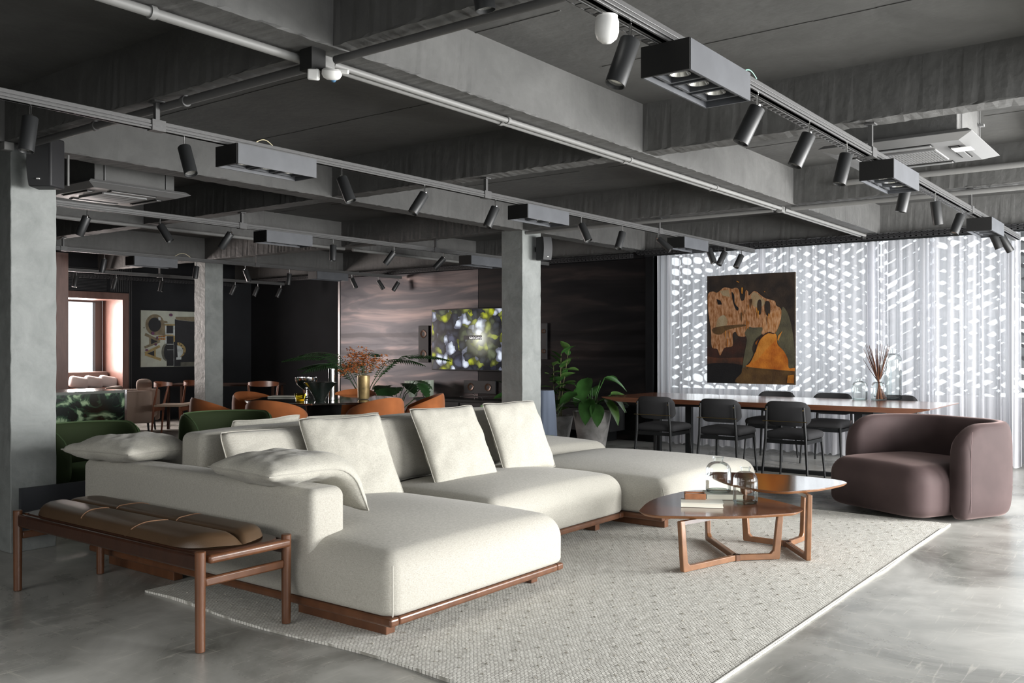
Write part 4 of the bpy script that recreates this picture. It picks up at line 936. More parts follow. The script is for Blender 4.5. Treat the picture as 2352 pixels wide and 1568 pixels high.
MB().prism(rrect(bx0-.02, bx1+.01, by0+.02, by1-.005, .12), .41, .43).build('seat_board', M_wall2, b, bevel=.006, loc=-O2)
# leather pad: two long cushions with a groove, three panels each
def pad(y0, y1, x0, x1, near):
    nx, ny = 80, 14; vs = []
    for j in range(ny+1):
        for i in range(nx+1):
            u = i/nx*2-1; v = j/ny
            # outline: rounded outer corners
            outer = v if near is False else 1-v
            L = (x1-x0)/2; rr = (y1-y0)*1.0; yy = (y1-y0)*outer
            dx = rr-math.sqrt(max(rr*rr-yy*yy, 0)) if yy > 0 else 0
            x = (x0+x1)/2+u*(L-dx*.95); y = y0+(y1-y0)*v
            e = min(1, (1-abs(u))*L/.10); ev = min(1, min(yy/.04 if yy < .1 else 9, (y1-y0-yy)/.10))
            h = .056*math.sqrt(1-(1-e)**2)*math.sqrt(1-(1-ev)**2)+.006*math.sin(PI*v)
            for s in (-.34, .33):
                d = abs(u-s)*L; h -= .006*max(0, 1-d/.012)
            vs.append((x, y, .432+h))
    W = nx+1; fs = [(j*W+i, j*W+i+1, (j+1)*W+i+1, (j+1)*W+i) for j in range(ny) for i in range(nx)]
    m = MB(); m.add(vs, fs); m.add([(p[0], p[1], .431) for p in vs], [tuple(reversed(f)) for f in fs]); return m, vs, W, ny
for near, (y0, y1) in ((True, (by0+.02, (by0+by1)/2+.0)), (False, ((by0+by1)/2+.0, by1-.01))):
    m, vs, W, ny = pad(y0, y1, bx0+.03, bx1-.02, near); o = m.build('leather_pad', M_leather, b, loc=-O2, smooth=70)
    for s in (-.34, .33):
        i = round((s+1)/2*80); MB().tube([Vector(vs[j*W+i])+Vector((0, 0, .003)) for j in range(1, ny)], .0028, 5).build('seam', M_stitch, o)

# ================================================================ COFFEE TABLES
def blob(pts, n=72):
    """closed smooth curve through points"""
    out = []; k = len(pts)
    for i in range(n):
        t_ = i/n*k; j = int(t_); f = t_-j; p = [Vector(pts[(j+q) % k]) for q in (-1, 0, 1, 2)]
        out.append(0.5*((2*p[1])+(-p[0]+p[2])*f+(2*p[0]-5*p[1]+4*p[2]-p[3])*f*f+(-p[0]+3*p[1]-3*p[2]+p[3])*f**3))
    return out
def rtri(V, r):
    """rounded triangle with convex sides, V three 2D corners"""
    c = sum((Vector(v) for v in V), Vector((0, 0)))/3; out = []
    for i in range(3):
        a, b_, d = Vector(V[i-1]), Vector(V[i]), Vector(V[(i+1) % 3])
        def edge(p, q, t_): m = p.lerp(q, t_); mid = 4*t_*(1-t_); return m+(m-c).normalized()*mid*(p-q).length*.09
        p0 = edge(a, b_, 1-r); p1 = edge(b_, d, r)
        for k in range(11):
            t_ = k/10; out.append((1-t_)**2*p0+2*t_*(1-t_)*(b_*.93+c*.07)+t_*t_*p1)
        for k in range(1, 14): out.append(edge(b_, d, r+(1-2*r)*k/14))
    return out
def coffee(label, V, z, feet, hub, topmat, leg_w=.036, th=.02, z0=.016):
    c = sum((Vector(v) for v in V), Vector((0, 0)))/3
    t = thing('coffee_table', label, 'coffee table', (c.x, c.y, 0)); Oc = Vector((c.x, c.y, 0))
    poly = rtri(V, .17)
    m = MB(); n = len(poly); rings = [(.0, z), (.0, z-.005), (.022, z-th)]
    cc = sum(poly, Vector((0, 0)))/n; vs = []
    for (ins, zz) in rings:
        for p in poly: d = p-cc; q = cc+d*(1-ins/d.length); vs.append((q.x, q.y, zz))
    m.add(vs, [(n*(k+1)+i, n*(k+1)+(i+1) % n, n*k+(i+1) % n, n*k+i) for k in range(2) for i in range(n)]+[tuple(reversed(range(2*n, 3*n)))])
    m.build('top_edge', M_edge, t, loc=-Oc, smooth=30)
    MB().add([(p.x, p.y, z+.0002) for p in poly]+[(p.x, p.y, z-.004) for p in poly], [tuple(range(n))]+[(n+i, n+(i+1) % n, (i+1) % n, i) for i in range(n)]).build('table_top', topmat, t, loc=-Oc, smooth=0)
    H3 = Vector((*hub, 0))
    for (fx, fy) in feet:
        F3 = Vector((fx, fy, 0)); d = (F3-H3).normalized(); L = (F3-H3).length; tp = F3+d*.015
        # side profile of an L leg in the plane (d, z)
        R_ = .035; pr = []
        sl = .030
        pts_out = [(0, z0), (L, z0), (L+.005, z0+.01), (L+sl, z-th)]
        pts_in = [(L+sl-leg_w*1.05, z-th), (L-leg_w, z0+leg_w+.02), (L-leg_w-.02, z0+leg_w), (0, z0+leg_w)]
        pr = pts_out+pts_in; n2 = len(pr); s = Vector((-d.y, d.x, 0))*.016
        vs = [H3+d*a+Vector((0, 0, q))-s for a, q in pr]+[H3+d*a+Vector((0, 0, q))+s for a, q in pr]
        quads = [(0, 1, 6, 7), (1, 2, 5, 6), (2, 3, 4, 5)]
        fs = quads+[tuple(n2+i for i in reversed(q)) for q in quads]+[(i, n2+i, n2+(i+1) % n2, (i+1) % n2) for i in range(n2)]
        o = MB().add(vs, fs).build('leg', M_oak, t, loc=-Oc, smooth=0, bevel=.006)
        bmx = bmesh.new(); bmx.from_mesh(o.data); bmesh.ops.recalc_face_normals(bmx, faces=bmx.faces); bmx.to_mesh(o.data); bmx.free()
    MB().prism([(hub[0]+.03*math.cos(a), hub[1]+.03*math.sin(a)) for a in [k*PI/3 for k in range(6)]], z0-.0, z0+leg_w).build('hub', M_wal, t, loc=-Oc, smooth=0)
    a = [Vector((*f, 0)) for f in feet]
    m = MB()
    for p in a: m.bar(Vector((hub[0], hub[1], z-th-.012)), Vector((p.x, p.y, z-th-.012)), .03, .022)
    m.build('under_frame', M_wall2, t, loc=-Oc, smooth=0)
    return t
lo = .34
def p2(x, y, z=0): v = atz(x, y, z); return (v.x, v.y)
Vlow = [p2(1478, 1183, lo), p2(1875, 1168, lo), p2(1640, 1108, lo)]
hubL = p2(1690, 1281, .03)
coffee('low front coffee table with rounded triangular walnut top', [(-2.74, 4.84), (-1.93, 5.62), (-2.90, 6.02)], lo, [p2(1567, 1314, .016), p2(1788, 1283, .016), p2(1625, 1240, .016)], hubL, M_top)
M_top2 = wood('veneer_glossy', (0.04, 0.014, 0.008), (0.085, 0.030, 0.014), 0.06, stretch=(14, 2, 2), coat=1)
coffee('higher back coffee table with glossy dark rounded walnut top', [(-2.92, 6.12), (-1.90, 6.28), (-2.14, 5.50)], .45, [p2(1857, 1288, .016), p2(1710, 1241, .016), p2(1846, 1240, .016)], p2(1808, 1250, .03), M_top2)
# things on the low table
def bottle(label, base, r, h, neck_r, neck_h, group=None, m=None, cat='bottle'):
    t = thing('glass_bottle', label, cat, base, 0, group)
    sh = h-neck_h; k = min(r*.75, sh*.3)
    prof = [(.0001, .004), (r*.9, .004), (r, .014)]+[(r, sh-k)]
    for i in range(1, 9): a = PI/2*i/8; prof.append((neck_r+(r-neck_r)*math.cos(a), sh-k+k*math.sin(a)))
    prof += [(neck_r, h-.012), (neck_r*1.22, h-.010), (neck_r*1.22, h-.001), (neck_r*.95, h)]
    MB().lathe(prof, n=40).build('glass_body', m or M_glass, t, smooth=60)
    MB().lathe([(.0001, .001), (r*.92, .001), (r*.985, .012), (r*.88, .016), (.0001, .010)], n=40).build('thick_base', glass('base_glass', (.90, .96, .94), 1.3, edge=.8) if 'base_glass' not in MATS else MATS['base_glass'], t, smooth=60)
    return t
def book(label, c, sx, sy, h, rz):
    t = thing('book', label, 'book', c, rz)
    MB().box((-sx/2, -sy/2, 0), (sx/2, sy/2, .003)).box((-sx/2, -sy/2, h-.003), (sx/2, sy/2, h)).box((-sx/2, -sy/2, .003), (-sx/2+.003, sy/2, h-.003)).build('cover', M_cover, t, smooth=0)
    MB().box((-sx/2+.003, -sy/2+.004, .003), (sx/2-.004, sy/2-.004, h-.003)).build('pages', M_paper, t, smooth=0); return t
pb = atz(1612, 1160, lo+.002); book('cream book lying under the small wooden box on the low table', tuple(pb), .26, .17, .028, CA-.18)
pb2 = atz(1660, 1142, lo+.002); book('thick cream book under the left glass bottle on the low table', tuple(pb2), .24, .19, .034, CA-.05)
wb = thing('wooden_box', 'small walnut box with a white inset on the cream book', 'box', (*atz(1596, 1144, lo+.031)[:2], lo+.031), CA-.12)
m = MB(); s1, s2, hh = .066, .048, .036
m.box((-s1, -s2, 0), (s1, -s2+.009, hh)).box((-s1, s2-.009, 0), (s1, s2, hh)).box((-s1, -s2+.009, 0), (-s1+.009, s2-.009, hh)).box((s1-.009, -s2+.009, 0), (s1, s2-.009, hh))
m.build('box_sides', mat('box_walnut', (.30, .12, .05), .4, var=.3, vscale=20), wb, smooth=0, bevel=.001)
MB().box((-s1+.009, -s2+.009, .0), (s1-.009, s2-.009, .026)).build('inset', mat('inset_white', (.8, .8, .8), .25), wb, smooth=0)
pp = atz(1650, 1129, lo+.037); bottle('taller clear glass bottle standing on the thick cream book', (pp.x, pp.y, lo+.037), .083, .235, .030, .035)
pp = atz(1712, 1155, lo+.002); bottle('clear glass bottle standing directly on the low table top', (pp.x, pp.y, lo+.002), .078, .235, .028, .032)
# ================================================================ MAUVE ARMCHAIR
U = Vector((.885, -.465, 0)); V_ = Vector((.465, .885, 0)); ang = math.atan2(U.y, U.x)
ac = thing('swivel_armchair', 'large mauve velvet tub armchair at the corner of the rug', 'armchair', (-2.14, 7.63, 0), ang)
bm = cushion(.96, .98, .385, .13, .13, .07, .03, .02); obj_bm('seat', bm, M_velvet, ac, loc=(-.02, .45, .035))
def ushape(hw, d, r, v0, n=14):
    pts = [(hw, v0+(d-r-v0)*k/10) for k in range(11)]
    for k in range(1, n+1): a = PI/2*k/n; pts.append((hw-r+r*math.cos(a), d-r+r*math.sin(a)))
    for k in range(1, 10): pts.append((hw-r-(2*(hw-r))*k/10, d))
    for k in range(0, n+1): a = PI/2+PI/2*k/n; pts.append((-hw+r+r*math.cos(a), d-r+r*math.sin(a)))
    for k in range(1, 11): pts.append((-hw, d-r-(d-r-v0)*k/10))
    return pts
def ulens(pts):
    L = [0]
    for i in range(1, len(pts)): L.append(L[-1]+(Vector(pts[i])-Vector(pts[i-1])).length)
    return L
pth = ushape(.53, 1.02, .36, .28); Ls = ulens(pth); Lt = Ls[-1]
def qc(s, r): return 0 if s >= r else r*(1-math.sqrt(max(0, 1-(1-s/r)**2)))
tops = [.755-qc(min(s, Lt-s)+.012, .30)*.85 for s in Ls]; bots = [.025+qc(min(s, Lt-s)+.004, .05) for s in Ls]
ths = [.175-.1*qc(min(s, Lt-s)+.004, .06)/.06 for s in Ls]
sm = shell_mb(pth, ths, tops, bots, n=24, powr=3.6).build('curved_back', M_velvet, ac, smooth=80)
# seams on the shell
for sg in (1, -1):
    x = sg*(.53+.085)
    MB().tube([(x+sg*.001, .34, .09), (x+sg*.002, .34, .40), (x+sg*.001, .345, .60), (x-sg*.008, .37, .70)], .0022, 5).build('seam', mat('velvet_seam', (.12, .08, .08), .8), ac)
MB().cyl((0, .5, .013), (0, .5, .035), .30, n=40).build('swivel_base', M_wall2, ac, bevel=.005)
MB().cyl((0, .5, .035), (0, .5, .07), .06, n=24).build('swivel_post', M_blk, ac)

# ================================================================ DINING TABLE AND CHAIRS
TX0, TX1, TY0, TY1 = -5.78, -2.12, 9.40, 10.68
dt = thing('dining_table', 'long walnut dining table with tapering edges in front of the sheer curtains', 'table', ((TX0+TX1)/2, (TY0+TY1)/2, 0))
Od = Vector(((TX0+TX1)/2, (TY0+TY1)/2, 0))
M_dtop = wood('dining_veneer', (.15, .055, .03), (.27, .11, .06), .2, stretch=(2, 14, 2), coat=.4)
zt = .75; e = .10; dy_ = .11
vs = [(TX0, TY0, zt), (TX1, TY0, zt), (TX1, TY1, zt), (TX0, TY1, zt), (TX0+.01, TY0+.01, zt-.012), (TX1-.01, TY0+.01, zt-.012), (TX1-.01, TY1-.01, zt-.012), (TX0+.01, TY1-.01, zt-.012), (TX0+e+.1, TY0+.05, zt-.055), (TX1-e-.1, TY0+.05, zt-.055), (TX1-e-.1, TY1-.05, zt-.055), (TX0+e+.1, TY1-.05, zt-.055)]
fs = [(0, 1, 2, 3)]+[(k+4, k+5 if k < 3 else 4, k+1 if k < 3 else 0, k) for k in range(4)]+[(k+8, k+9 if k < 3 else 8, k+5 if k < 3 else 4, k+4) for k in range(4)]+[(11, 10, 9, 8)]
MB().add(vs, fs).build('table_top', M_dtop, dt, loc=-Od, smooth=0)
for xx in (-5.15, -2.85):
    m = MB().box((xx-.04, TY0+.2, .0), (xx+.04, TY0+.26, .66)).box((xx-.04, TY1-.26, .0), (xx+.04, TY1-.2, .66))
    m.box((xx-.04, TY0+.26, .62), (xx+.04, TY1-.26, .66)).build('leg_frame', M_blk, dt, loc=-Od, smooth=0)
MB().box((TX0+.4, (TY0+TY1)/2-.05, .66), (TX1-.4, (TY0+TY1)/2+.05, .694)).box((-5.3, TY0+.19, .66), (-2.7, TY0+.27, .694)).build('under_beam', M_blk, dt, loc=-Od, smooth=0)
MB().box((-5.10, TY0+.2, 0.001), (-2.9, TY0+.27, .04)).build('foot_rail', M_blk, dt, loc=-Od, smooth=0)
# chair facing +Y (sitter looks to +Y), origin at seat centre on floor
def dining_chair():
    t = thing('dining_chair', 'x', 'chair')
    o = obj_bm('seat', sbox(.47, .45, .075, .035, 10, .018, (.01, .01)), M_cup, t, loc=(0, 0, .415))
    # backrest: curved rounded panel at y=-.2, z .55-.80
    n, mz = 16, 8; vs = []
    for side in (1, -1):
        for i in range(n+1):
            for j in range(mz+1):
                u = i/n*2-1; v = j/mz*2-1
                cu_ = abs(u)**6; zz = v*.125*(1-.35*abs(u)**8)
                thk = .021*math.sqrt(max(0, (1-abs(u)**8)*(1-abs(v)**6)))
                vs.append((u*.235*(1-.06*abs(v)**6), -.225+.045*u*u+side*thk*(-1)-.02*v, .675+zz))
    W = mz+1; K = (n+1)*W
    fs = [(i*W+j, (i+1)*W+j, (i+1)*W+j+1, i*W+j+1) for i in range(n) for j in range(mz)]+[(K+i*W+j, K+i*W+j+1, K+(i+1)*W+j+1, K+(i+1)*W+j) for i in range(n) for j in range(mz)]
    m = MB().add(vs, fs).build('backrest', M_cup, t, smooth=70)
    for s in (-1, 1):
        MB().tube([(s*.235, -.275, .001), (s*.205, -.245, .42), (s*.190, -.262, .745)], [.011, .0155, .0125], 10).build('leg', M_blk, t)
        MB().tube([(s*.235, .235, .001), (s*.21, .20, .43)], [.010, .0155], 10).build('leg', M_blk, t)
        MB().cyl((s*.190, -.279, .715), (s*.190, -.272, .715), .006, n=10).build('pin', M_brass, t)
        MB().box((s*.207-.010, -.235, .375), (s*.207+.010, .195, .412)).build('side_rail', M_blk, t, smooth=0)
    for yy_ in (-.242, .20): MB().box((-.2, yy_-.01, .375), (.2, yy_+.01, .412)).build('cross_rail', M_blk, t, smooth=0)
    MB().cyl((-.225, -.272, .60), (.225, -.272, .60), .0035, n=8).build('brass_rod', M_brass, t)
    return t
dc = dining_chair()
near = [((1452, 1556), 'leftmost'), ((1596, 1707), 'middle'), ((1747, 1867), 'rightmost')]
first = True
for (pr, nm) in near:
    a = atY(pr[0], 900, 9.02); b_ = atY(pr[1], 900, 9.02); cx = (a.x+b_.x)/2
    lab = '%s of three charcoal dining chairs on the near side, back to the view' % nm
    if first: o = dc; o.location = (cx, 9.24, 0); first = False; o['label'] = lab; o['group'] = 'charcoal dining chairs'
    else: o = dup(dc, (cx, 9.24, 0), 0, lab, 'charcoal dining chairs')
for (pr, nm) in (((1735, 1838), 'left'), ((1863, 1968), 'middle'), ((2008, 2114), 'right')):
    a = atY(pr[0], 900, 10.95); b_ = atY(pr[1], 900, 10.95); cx = (a.x+b_.x)/2
    dup(dc, (cx, 10.72, 0), PI, '%s of three charcoal dining chairs on the curtain side, facing the view' % nm, 'charcoal dining chairs')
# bottles and sticks on the dining table
def onT(x, y): v = atz(x, y, zt); return (v.x, v.y, zt+.001)
bottle('small clear bottle at the left of the group on the dining table', onT(1975, 918), .085, .24, .03, .03)
vb = onT(2018, 919); bottle('clear bottle holding brown twigs on the dining table', vb, .082, .235, .035, .03)
bottle('clear bottle hidden just behind the twig bottle on the dining table', onT(2027, 912), .10, .42, .035, .04)
bottle('tallest clear bottle at the right of the group on the dining table', onT(2050, 917), .10, .57, .035, .05)
tw = thing('twig_bundle', 'bundle of dry brown twigs standing in a clear bottle', 'twigs', vb)
for k in range(36):
    a = random.uniform(0, 2*PI); tx = random.uniform(-.20, .13); ty = random.uniform(-.06, .06); hgt = random.uniform(.42, .64)
    p0 = Vector((-tx*.35+.02+random.uniform(-.02, .02), -ty*.3, .01)); p1 = Vector((tx*.08, ty*.1, .22)); p2_ = Vector((tx*.6, ty*.6, hgt*.75)); p3 = Vector((tx, ty, hgt))
    rr = RT; f = lambda p: (p.x*rr[0], p.x*rr[1]+p.y, p.z)
    MB().tube([f(p0), f(p1), f(p2_), f(p3)], [.005, .0045, .0035, .002], 5).build('twig', M_wall2 if k % 2 else M_wal, tw)

# ================================================================ PAINTINGS
def painting_orange():
    YP = 11.05; a = atY(1624, 634, YP); b_ = atY(1826, 623, YP); c_ = atY(1832, 884, YP); x0, x1, z1, z0 = a.x, b_.x, a.z, c_.z
    W, Hh = x1-x0, z1-z0
    t = thing('canvas_painting', 'abstract painting in black and orange hanging before the curtains', 'painting', (x0, YP, z0))
    MB().box((0, 0, 0), (W, .035, Hh)).build('canvas', mat('canvas_edge', (.05, .035, .02), .8), t, smooth=0)
    def P(px, py): return (max(.001, min(W-.001, (px-127)/(1190-127)*W)), max(.001, min(Hh-.001, (1-(py-150)/(1480-150))*Hh)))
    cols = {'bg': ((.030, .020, .014), (.012, .009, .008)), 'black': ((.006, .006, .007), (.004, .004, .005)), 'maroon': ((.035, .012, .008), (.012, .008, .007)),
            'tan': ((.36, .20, .11), (.16, .055, .010)), 'tan2': ((.40, .23, .12), (.24, .09, .02)), 'grey': ((.085, .078, .045), (.05, .045, .03)), 'orange': ((.50, .17, .02), (.27, .065, .006)),
            'ochre': ((.46, .19, .03), (.30, .10, .01)), 'brown': ((.10, .055, .018), (.05, .025, .01)), 'red': ((.09, .03, .014), (.03, .015, .01)), 'pale': ((.26, .22, .14), (.22, .15, .08)), 'gold': ((.42, .18, .02), (.25, .08, .01))}
    MM = {k: mat('paint_'+k, v[0], .45, var=1, vscale=(24 if k in ('tan', 'tan2') else 6), vcol=v[1], stretch=((1.6, 1, .55) if k in ('tan', 'tan2') else (1, 1, 1)), bump=.3, bscale=60, detail=6) for k, v in cols.items()}
    L = [('bg', [(127, 150), (1190, 150), (1190, 1480), (127, 1480)]),
         ('grey', [(1060, 560), (1130, 700), (1180, 1000), (1180, 1270), (1110, 1270), (1000, 1000), (940, 880), (1000, 760), (1030, 620)]),
         ('red', [(127, 1080), (600, 1080), (570, 1260), (127, 1250)]), ('maroon', [(127, 1020), (330, 1060), (600, 870), (640, 950), (600, 1160), (127, 1150)]),
         ('red', [(140, 1180), (580, 1160), (570, 1240), (140, 1250)]),
         ('black', [(127, 1250), (570, 1255), (550, 1400), (520, 1480), (127, 1480)]),
         ('brown', [(570, 1290), (640, 1270), (1190, 1320), (1190, 1480), (515, 1480), (560, 1350)]),
         ('orange', [(660, 1230), (760, 1050), (730, 980), (860, 880), (970, 880), (990, 1000), (1060, 1080), (1110, 1180), (1120, 1280), (1190, 1280), (1190, 1320), (900, 1300), (620, 1270)]),
         ('ochre', [(720, 1110), (770, 960), (880, 870), (960, 880), (960, 960), (860, 1060), (760, 1180), (680, 1220)]),
         ('grey', [(590, 780), (800, 760), (820, 860), (740, 930), (690, 1040), (700, 1130), (640, 1230), (575, 1290), (590, 1150), (625, 950), (600, 880)]),
         ('tan', [(140, 380), (200, 345), (260, 360), (345, 300), (440, 320), (490, 310), (530, 340), (550, 460), (595, 455), (610, 350), (640, 360), (650, 410), (700, 365), (740, 365), (830, 440), (910, 470), (960, 490), (975, 540), (1020, 570), (1035, 620), (1020, 740), (965, 865), (900, 850), (830, 890), (800, 860), (820, 800), (700, 800), (650, 790), (600, 860), (605, 905), (520, 900), (490, 850), (450, 880), (450, 1020), (350, 1045), (295, 1140), (260, 1060), (190, 1035), (180, 860), (160, 700), (140, 560)]),
         ('tan2', [(830, 680), (960, 600), (1030, 610), (1020, 740), (960, 865), (890, 850), (820, 860)]),
         ('pale', [(240, 780), (270, 680), (340, 640), (385, 700), (370, 770), (240, 830)]), ('pale', [(680, 400), (730, 375), (800, 440), (850, 500), (780, 560), (690, 520)]), ('pale', [(290, 340), (400, 330), (420, 420), (330, 400)]),
         ('black', [(440, 360), (470, 400), (480, 500), (525, 560), (510, 590), (480, 550), (450, 450)]), ('black', [(250, 440), (300, 460), (320, 510), (270, 510)]), ('bg', [(765, 470), (800, 480), (800, 620), (770, 640), (750, 540)]), ('bg', [(850, 490), (900, 500), (905, 620), (870, 660), (840, 580)]),
         ('brown', [(210, 800), (380, 770), (590, 760), (600, 780), (400, 820), (300, 880), (215, 860)]),
         ('gold', [(560, 310), (578, 310), (575, 390), (560, 380)]), ('gold', [(500, 225), (535, 240), (530, 250), (500, 235)]), ('gold', [(830, 360), (848, 370), (842, 380)]),
         ('ochre', [(1000, 900), (1050, 840), (1000, 960), (990, 950)]), ('gold', [(1110, 1370), (1180, 1360), (1180, 1460), (1100, 1460)]), ('brown', [(640, 1280), (1190, 1318), (1190, 1330), (640, 1295)]),
         ('maroon', [(765, 950), (870, 860), (950, 870), (945, 880), (870, 872), (780, 960), (735, 1090), (728, 1085)])]
    bmx = MB(); ml = list(MM.values()); keys = list(MM.keys())
    for i, (k, poly) in enumerate(L):
        if i > 0 and len(poly) > 4: poly = [tuple(p) for p in blob(poly, len(poly)*4)]
        bmx.mi = keys.index(k); y = -.0006-.0003*i; bmx.add([(P(*p)[0], y, P(*p)[1]) for p in poly], [tuple(range(len(poly)))])
    rnd = random.Random(4)
    for k in range(14):   # drips and streaks inside the pale mass
        x = rnd.choice([rnd.uniform(200, 430), rnd.uniform(560, 1000)]); y = rnd.uniform(820, 960) if x < 440 else rnd.uniform(430, 760); l = rnd.uniform(30, 110); wd = rnd.uniform(4, 9)
        bmx.mi = keys.index(rnd.choice(['gold', 'bg', 'brown'])); yy = -.0006-.0003*(len(L)+1+k*.2)
        pl = [(x-wd, y), (x, y-8), (x+wd, y), (x+wd*.5, y+l), (x, y+l+10), (x-wd*.6, y+l*.8)]; bmx.add([(P(*p)[0], yy, P(*p)[1]) for p in pl], [tuple(range(6))])
    o = bmx.build('painted_surface', ml, t, smooth=0)
    b2 = bmesh.new(); b2.from_mesh(o.data); bmesh.ops.triangulate(b2, faces=b2.faces)
    for f in b2.faces:
        if f.normal.y > 0: f.normal_flip()
    b2.to_mesh(o.data); b2.free()
    for xx in (.15, W-.15): MB().cyl((xx, .02, Hh), (xx, .02, 2.66-z0), .0012, n=5).build('hanging_wire', M_chr, t)
painting_orange()
def painting_letters():
    a = atX(324, 712, XL+.04); z1 = a.z; z0 = atX(324, 843, XL+.04).z; y0 = a.y; W = 1.35; Hh = z1-z0
    t = thing('canvas_painting', 'pale abstract artwork with letter shapes and black blocks on the far dark wall', 'painting', (XL+.04, y0, z0), PI/2)
    MB().box((0, -.001, 0), (W, .035, Hh)).build('canvas', mat('art_ground', (.34, .36, .31), .8, var=.15, vscale=6), t, smooth=0)
    s = 1.02/1070    # metres per zoom pixel across
    def P(px, py): return ((px-222)*s*1.0, (1400-py)/1190*Hh)
    mk = lambda n_, c_: mat('art_'+n_, c_, .7, var=.35, vscale=12)
    cols = [mk('ring', (.16, .13, .08)), mk('ink', (.008, .009, .012)), mk('gold', (.27, .20, .08)), mk('plum', (.10, .03, .08)), mk('amber', (.30, .12, .02)), mk('pale', (.42, .46, .46)), mk('sage', (.10, .10, .08))]
    def circ(cx, cy, rx, ry, a0=0, a1=360, n=28): return [(cx+rx*math.cos(math.radians(a0+(a1-a0)*k/n)), cy+ry*math.sin(math.radians(a0+(a1-a0)*k/n))) for k in range(n)]
    def stroke(a_, b_, w_): d = (Vector(b_)-Vector(a_)).normalized(); q = Vector((-d.y, d.x))*w_/2; a_ = Vector(a_); b_ = Vector(b_); return [tuple(a_-q), tuple(b_-q), tuple(b_+q), tuple(a_+q)]
    L = [(0, circ(510, 510, 200, 225)), (0, [(600, 600), (720, 480), (720, 740), (560, 720)]), (1, circ(503, 508, 133, 150)), (5, [(575, 345), (625, 350), (640, 410), (585, 415)]), (0, [(640, 415), (770, 425), (775, 468), (640, 465)]),
         (0, stroke((300, 710), (610, 860), 60)), (0, stroke((290, 990), (610, 860), 50)), (0, stroke((405, 770), (405, 930), 34)), (1, [(425, 800), (560, 862), (425, 920)]),
         (2, stroke((300, 1110), (610, 960), 52)), (2, stroke((300, 1130), (635, 1250), 52)), (2, stroke((505, 1020), (510, 1200), 34)), (1, [(345, 1118), (490, 1055), (492, 1172)]),
         (1, [(930, 380), (1000, 400), (1300, 420), (1640, 420), (1640, 1395), (905, 1395), (905, 870), (935, 860)]), (0, [(945, 330), (1640, 310), (1640, 430), (1300, 415), (1000, 395), (950, 375)]),
         (5, [(720, 490), (930, 490), (930, 740), (720, 740)]), (2, [(720, 490), (930, 490), (930, 522), (720, 522)]), (1, [(748, 522), (892, 522), (892, 690), (748, 690)]), (2, [(720, 712), (895, 712), (895, 742), (720, 742)]),
         (5, [(720, 742), (895, 742), (895, 925), (720, 925)]), (1, [(750, 745), (895, 745), (895, 912), (750, 912)]), (2, stroke((912, 735), (912, 865), 34)), (6, circ(760, 1090, 115, 190, 90, 270)), (1, circ(770, 1090, 80, 170, 90, 270)),
         (1, [(755, 928), (905, 928), (905, 1385), (755, 1385)]), (2, circ(980, 1045, 185, 165, -90, 90)), (5, circ(972, 1075, 135, 130, -90, 90)), (5, [(960, 1200), (1070, 1190), (1065, 1250), (955, 1255)]), (6, [(1050, 1310), (1640, 1300), (1640, 1390), (1050, 1390)]),
         (3, circ(842, 292, 38, 32)), (3, circ(458, 690, 34, 36)), (3, circ(548, 785, 18, 34)), (3, circ(518, 925, 26, 24)), (3, circ(330, 1043, 30, 22)), (6, circ(275, 575, 11, 14)),
         (5, [(897, 928), (905, 928), (905, 1390), (897, 1390)]), (5, [(755, 1036), (900, 1036), (900, 1042), (755, 1042)])]
    for i in range(3):
        for j in range(2): L.append((4, [(575+i*52, 738+j*50), (615+i*52, 738+j*50), (615+i*52, 775+j*50), (575+i*52, 775+j*50)]))
    for k in range(4): L.append((1, circ(1030+k*32, 910+k*k*14+k*25, 12, 14, n=10)))
    m = MB()
    for i, (k, pl) in enumerate(L):
        pl = [P(*p) for p in pl]; pl = [(min(W-.002, p[0]), p[1]) for p in pl]; m.mi = k; m.add([(p[0], -.002-.0004*i, p[1]) for p in pl], [tuple(range(len(pl)))])
    m.build('painted_surface', cols, t, smooth=0)
painting_letters()

# ================================================================ GREEN WING CHAIRS, RUST TUB CHAIRS
def wing(label, loc, rz):
    t = thing('wing_armchair', label, 'armchair', loc, rz, 'green velvet armchairs')     # opens toward -Y local
    pts = [(.36*math.sin(a)*1.05, .34*math.cos(a)-.0) for a in [math.radians(-118+236*k/36) for k in range(37)]]
    Ls = ulens(pts); Lt = Ls[-1]
    tops = [.76-qc(min(s, Lt-s)+.01, .22)*1.1 for s in Ls]; bots = [.30+qc(min(s, Lt-s)+.01, .15) for s in Ls]; ths = [.085-.3*qc(min(s, Lt-s)+.006, .05) for s in Ls]
    shell_mb(pts, ths, tops, bots, n=16, powr=2.8).build('wing_back', M_green, t, smooth=80)
    e = [(p[0]*1.0, p[1]*1.0, tops[i]+.001) for i, p in enumerate(pts)]
    MB().tube(e, .004, 6).build('piping', mat('green_piping', (.07, .12, .05), .7), t)
    obj_bm('seat', sbox(.60, .60, .18, .06, 10, .02), M_green, t, loc=(0, -.04, .27))
    MB().cyl((0, 0, .03), (0, 0, .27), .03, n=16).cyl((0, 0, .001), (0, 0, .02), .24, .20, 32).build('pedestal', M_blk, t)
    return t
wing('green velvet wing armchair partly hidden by the left column', (-6.72, 3.62, 0), PI/2+.25)
wing('green velvet wing armchair behind the sofa, below the rust chairs', (-6.95, 5.0, 0), PI/2-.15)
TC = Vector((FW[0]*10.3+RT[0]*-2.1, FW[1]*10.3+RT[1]*-2.1, 0))
rt = thing('round_table', 'round dark green glass-topped table among the rust tub chairs', 'table', tuple(TC))
MB().lathe([(.0001, .742), (.83, .742), (.845, .748), (.85, .756), (.845, .762), (.0001, .763)], n=72).build('glass_top', mat('green_glass_top', (.012, .022, .018), .06), rt, smooth=40)
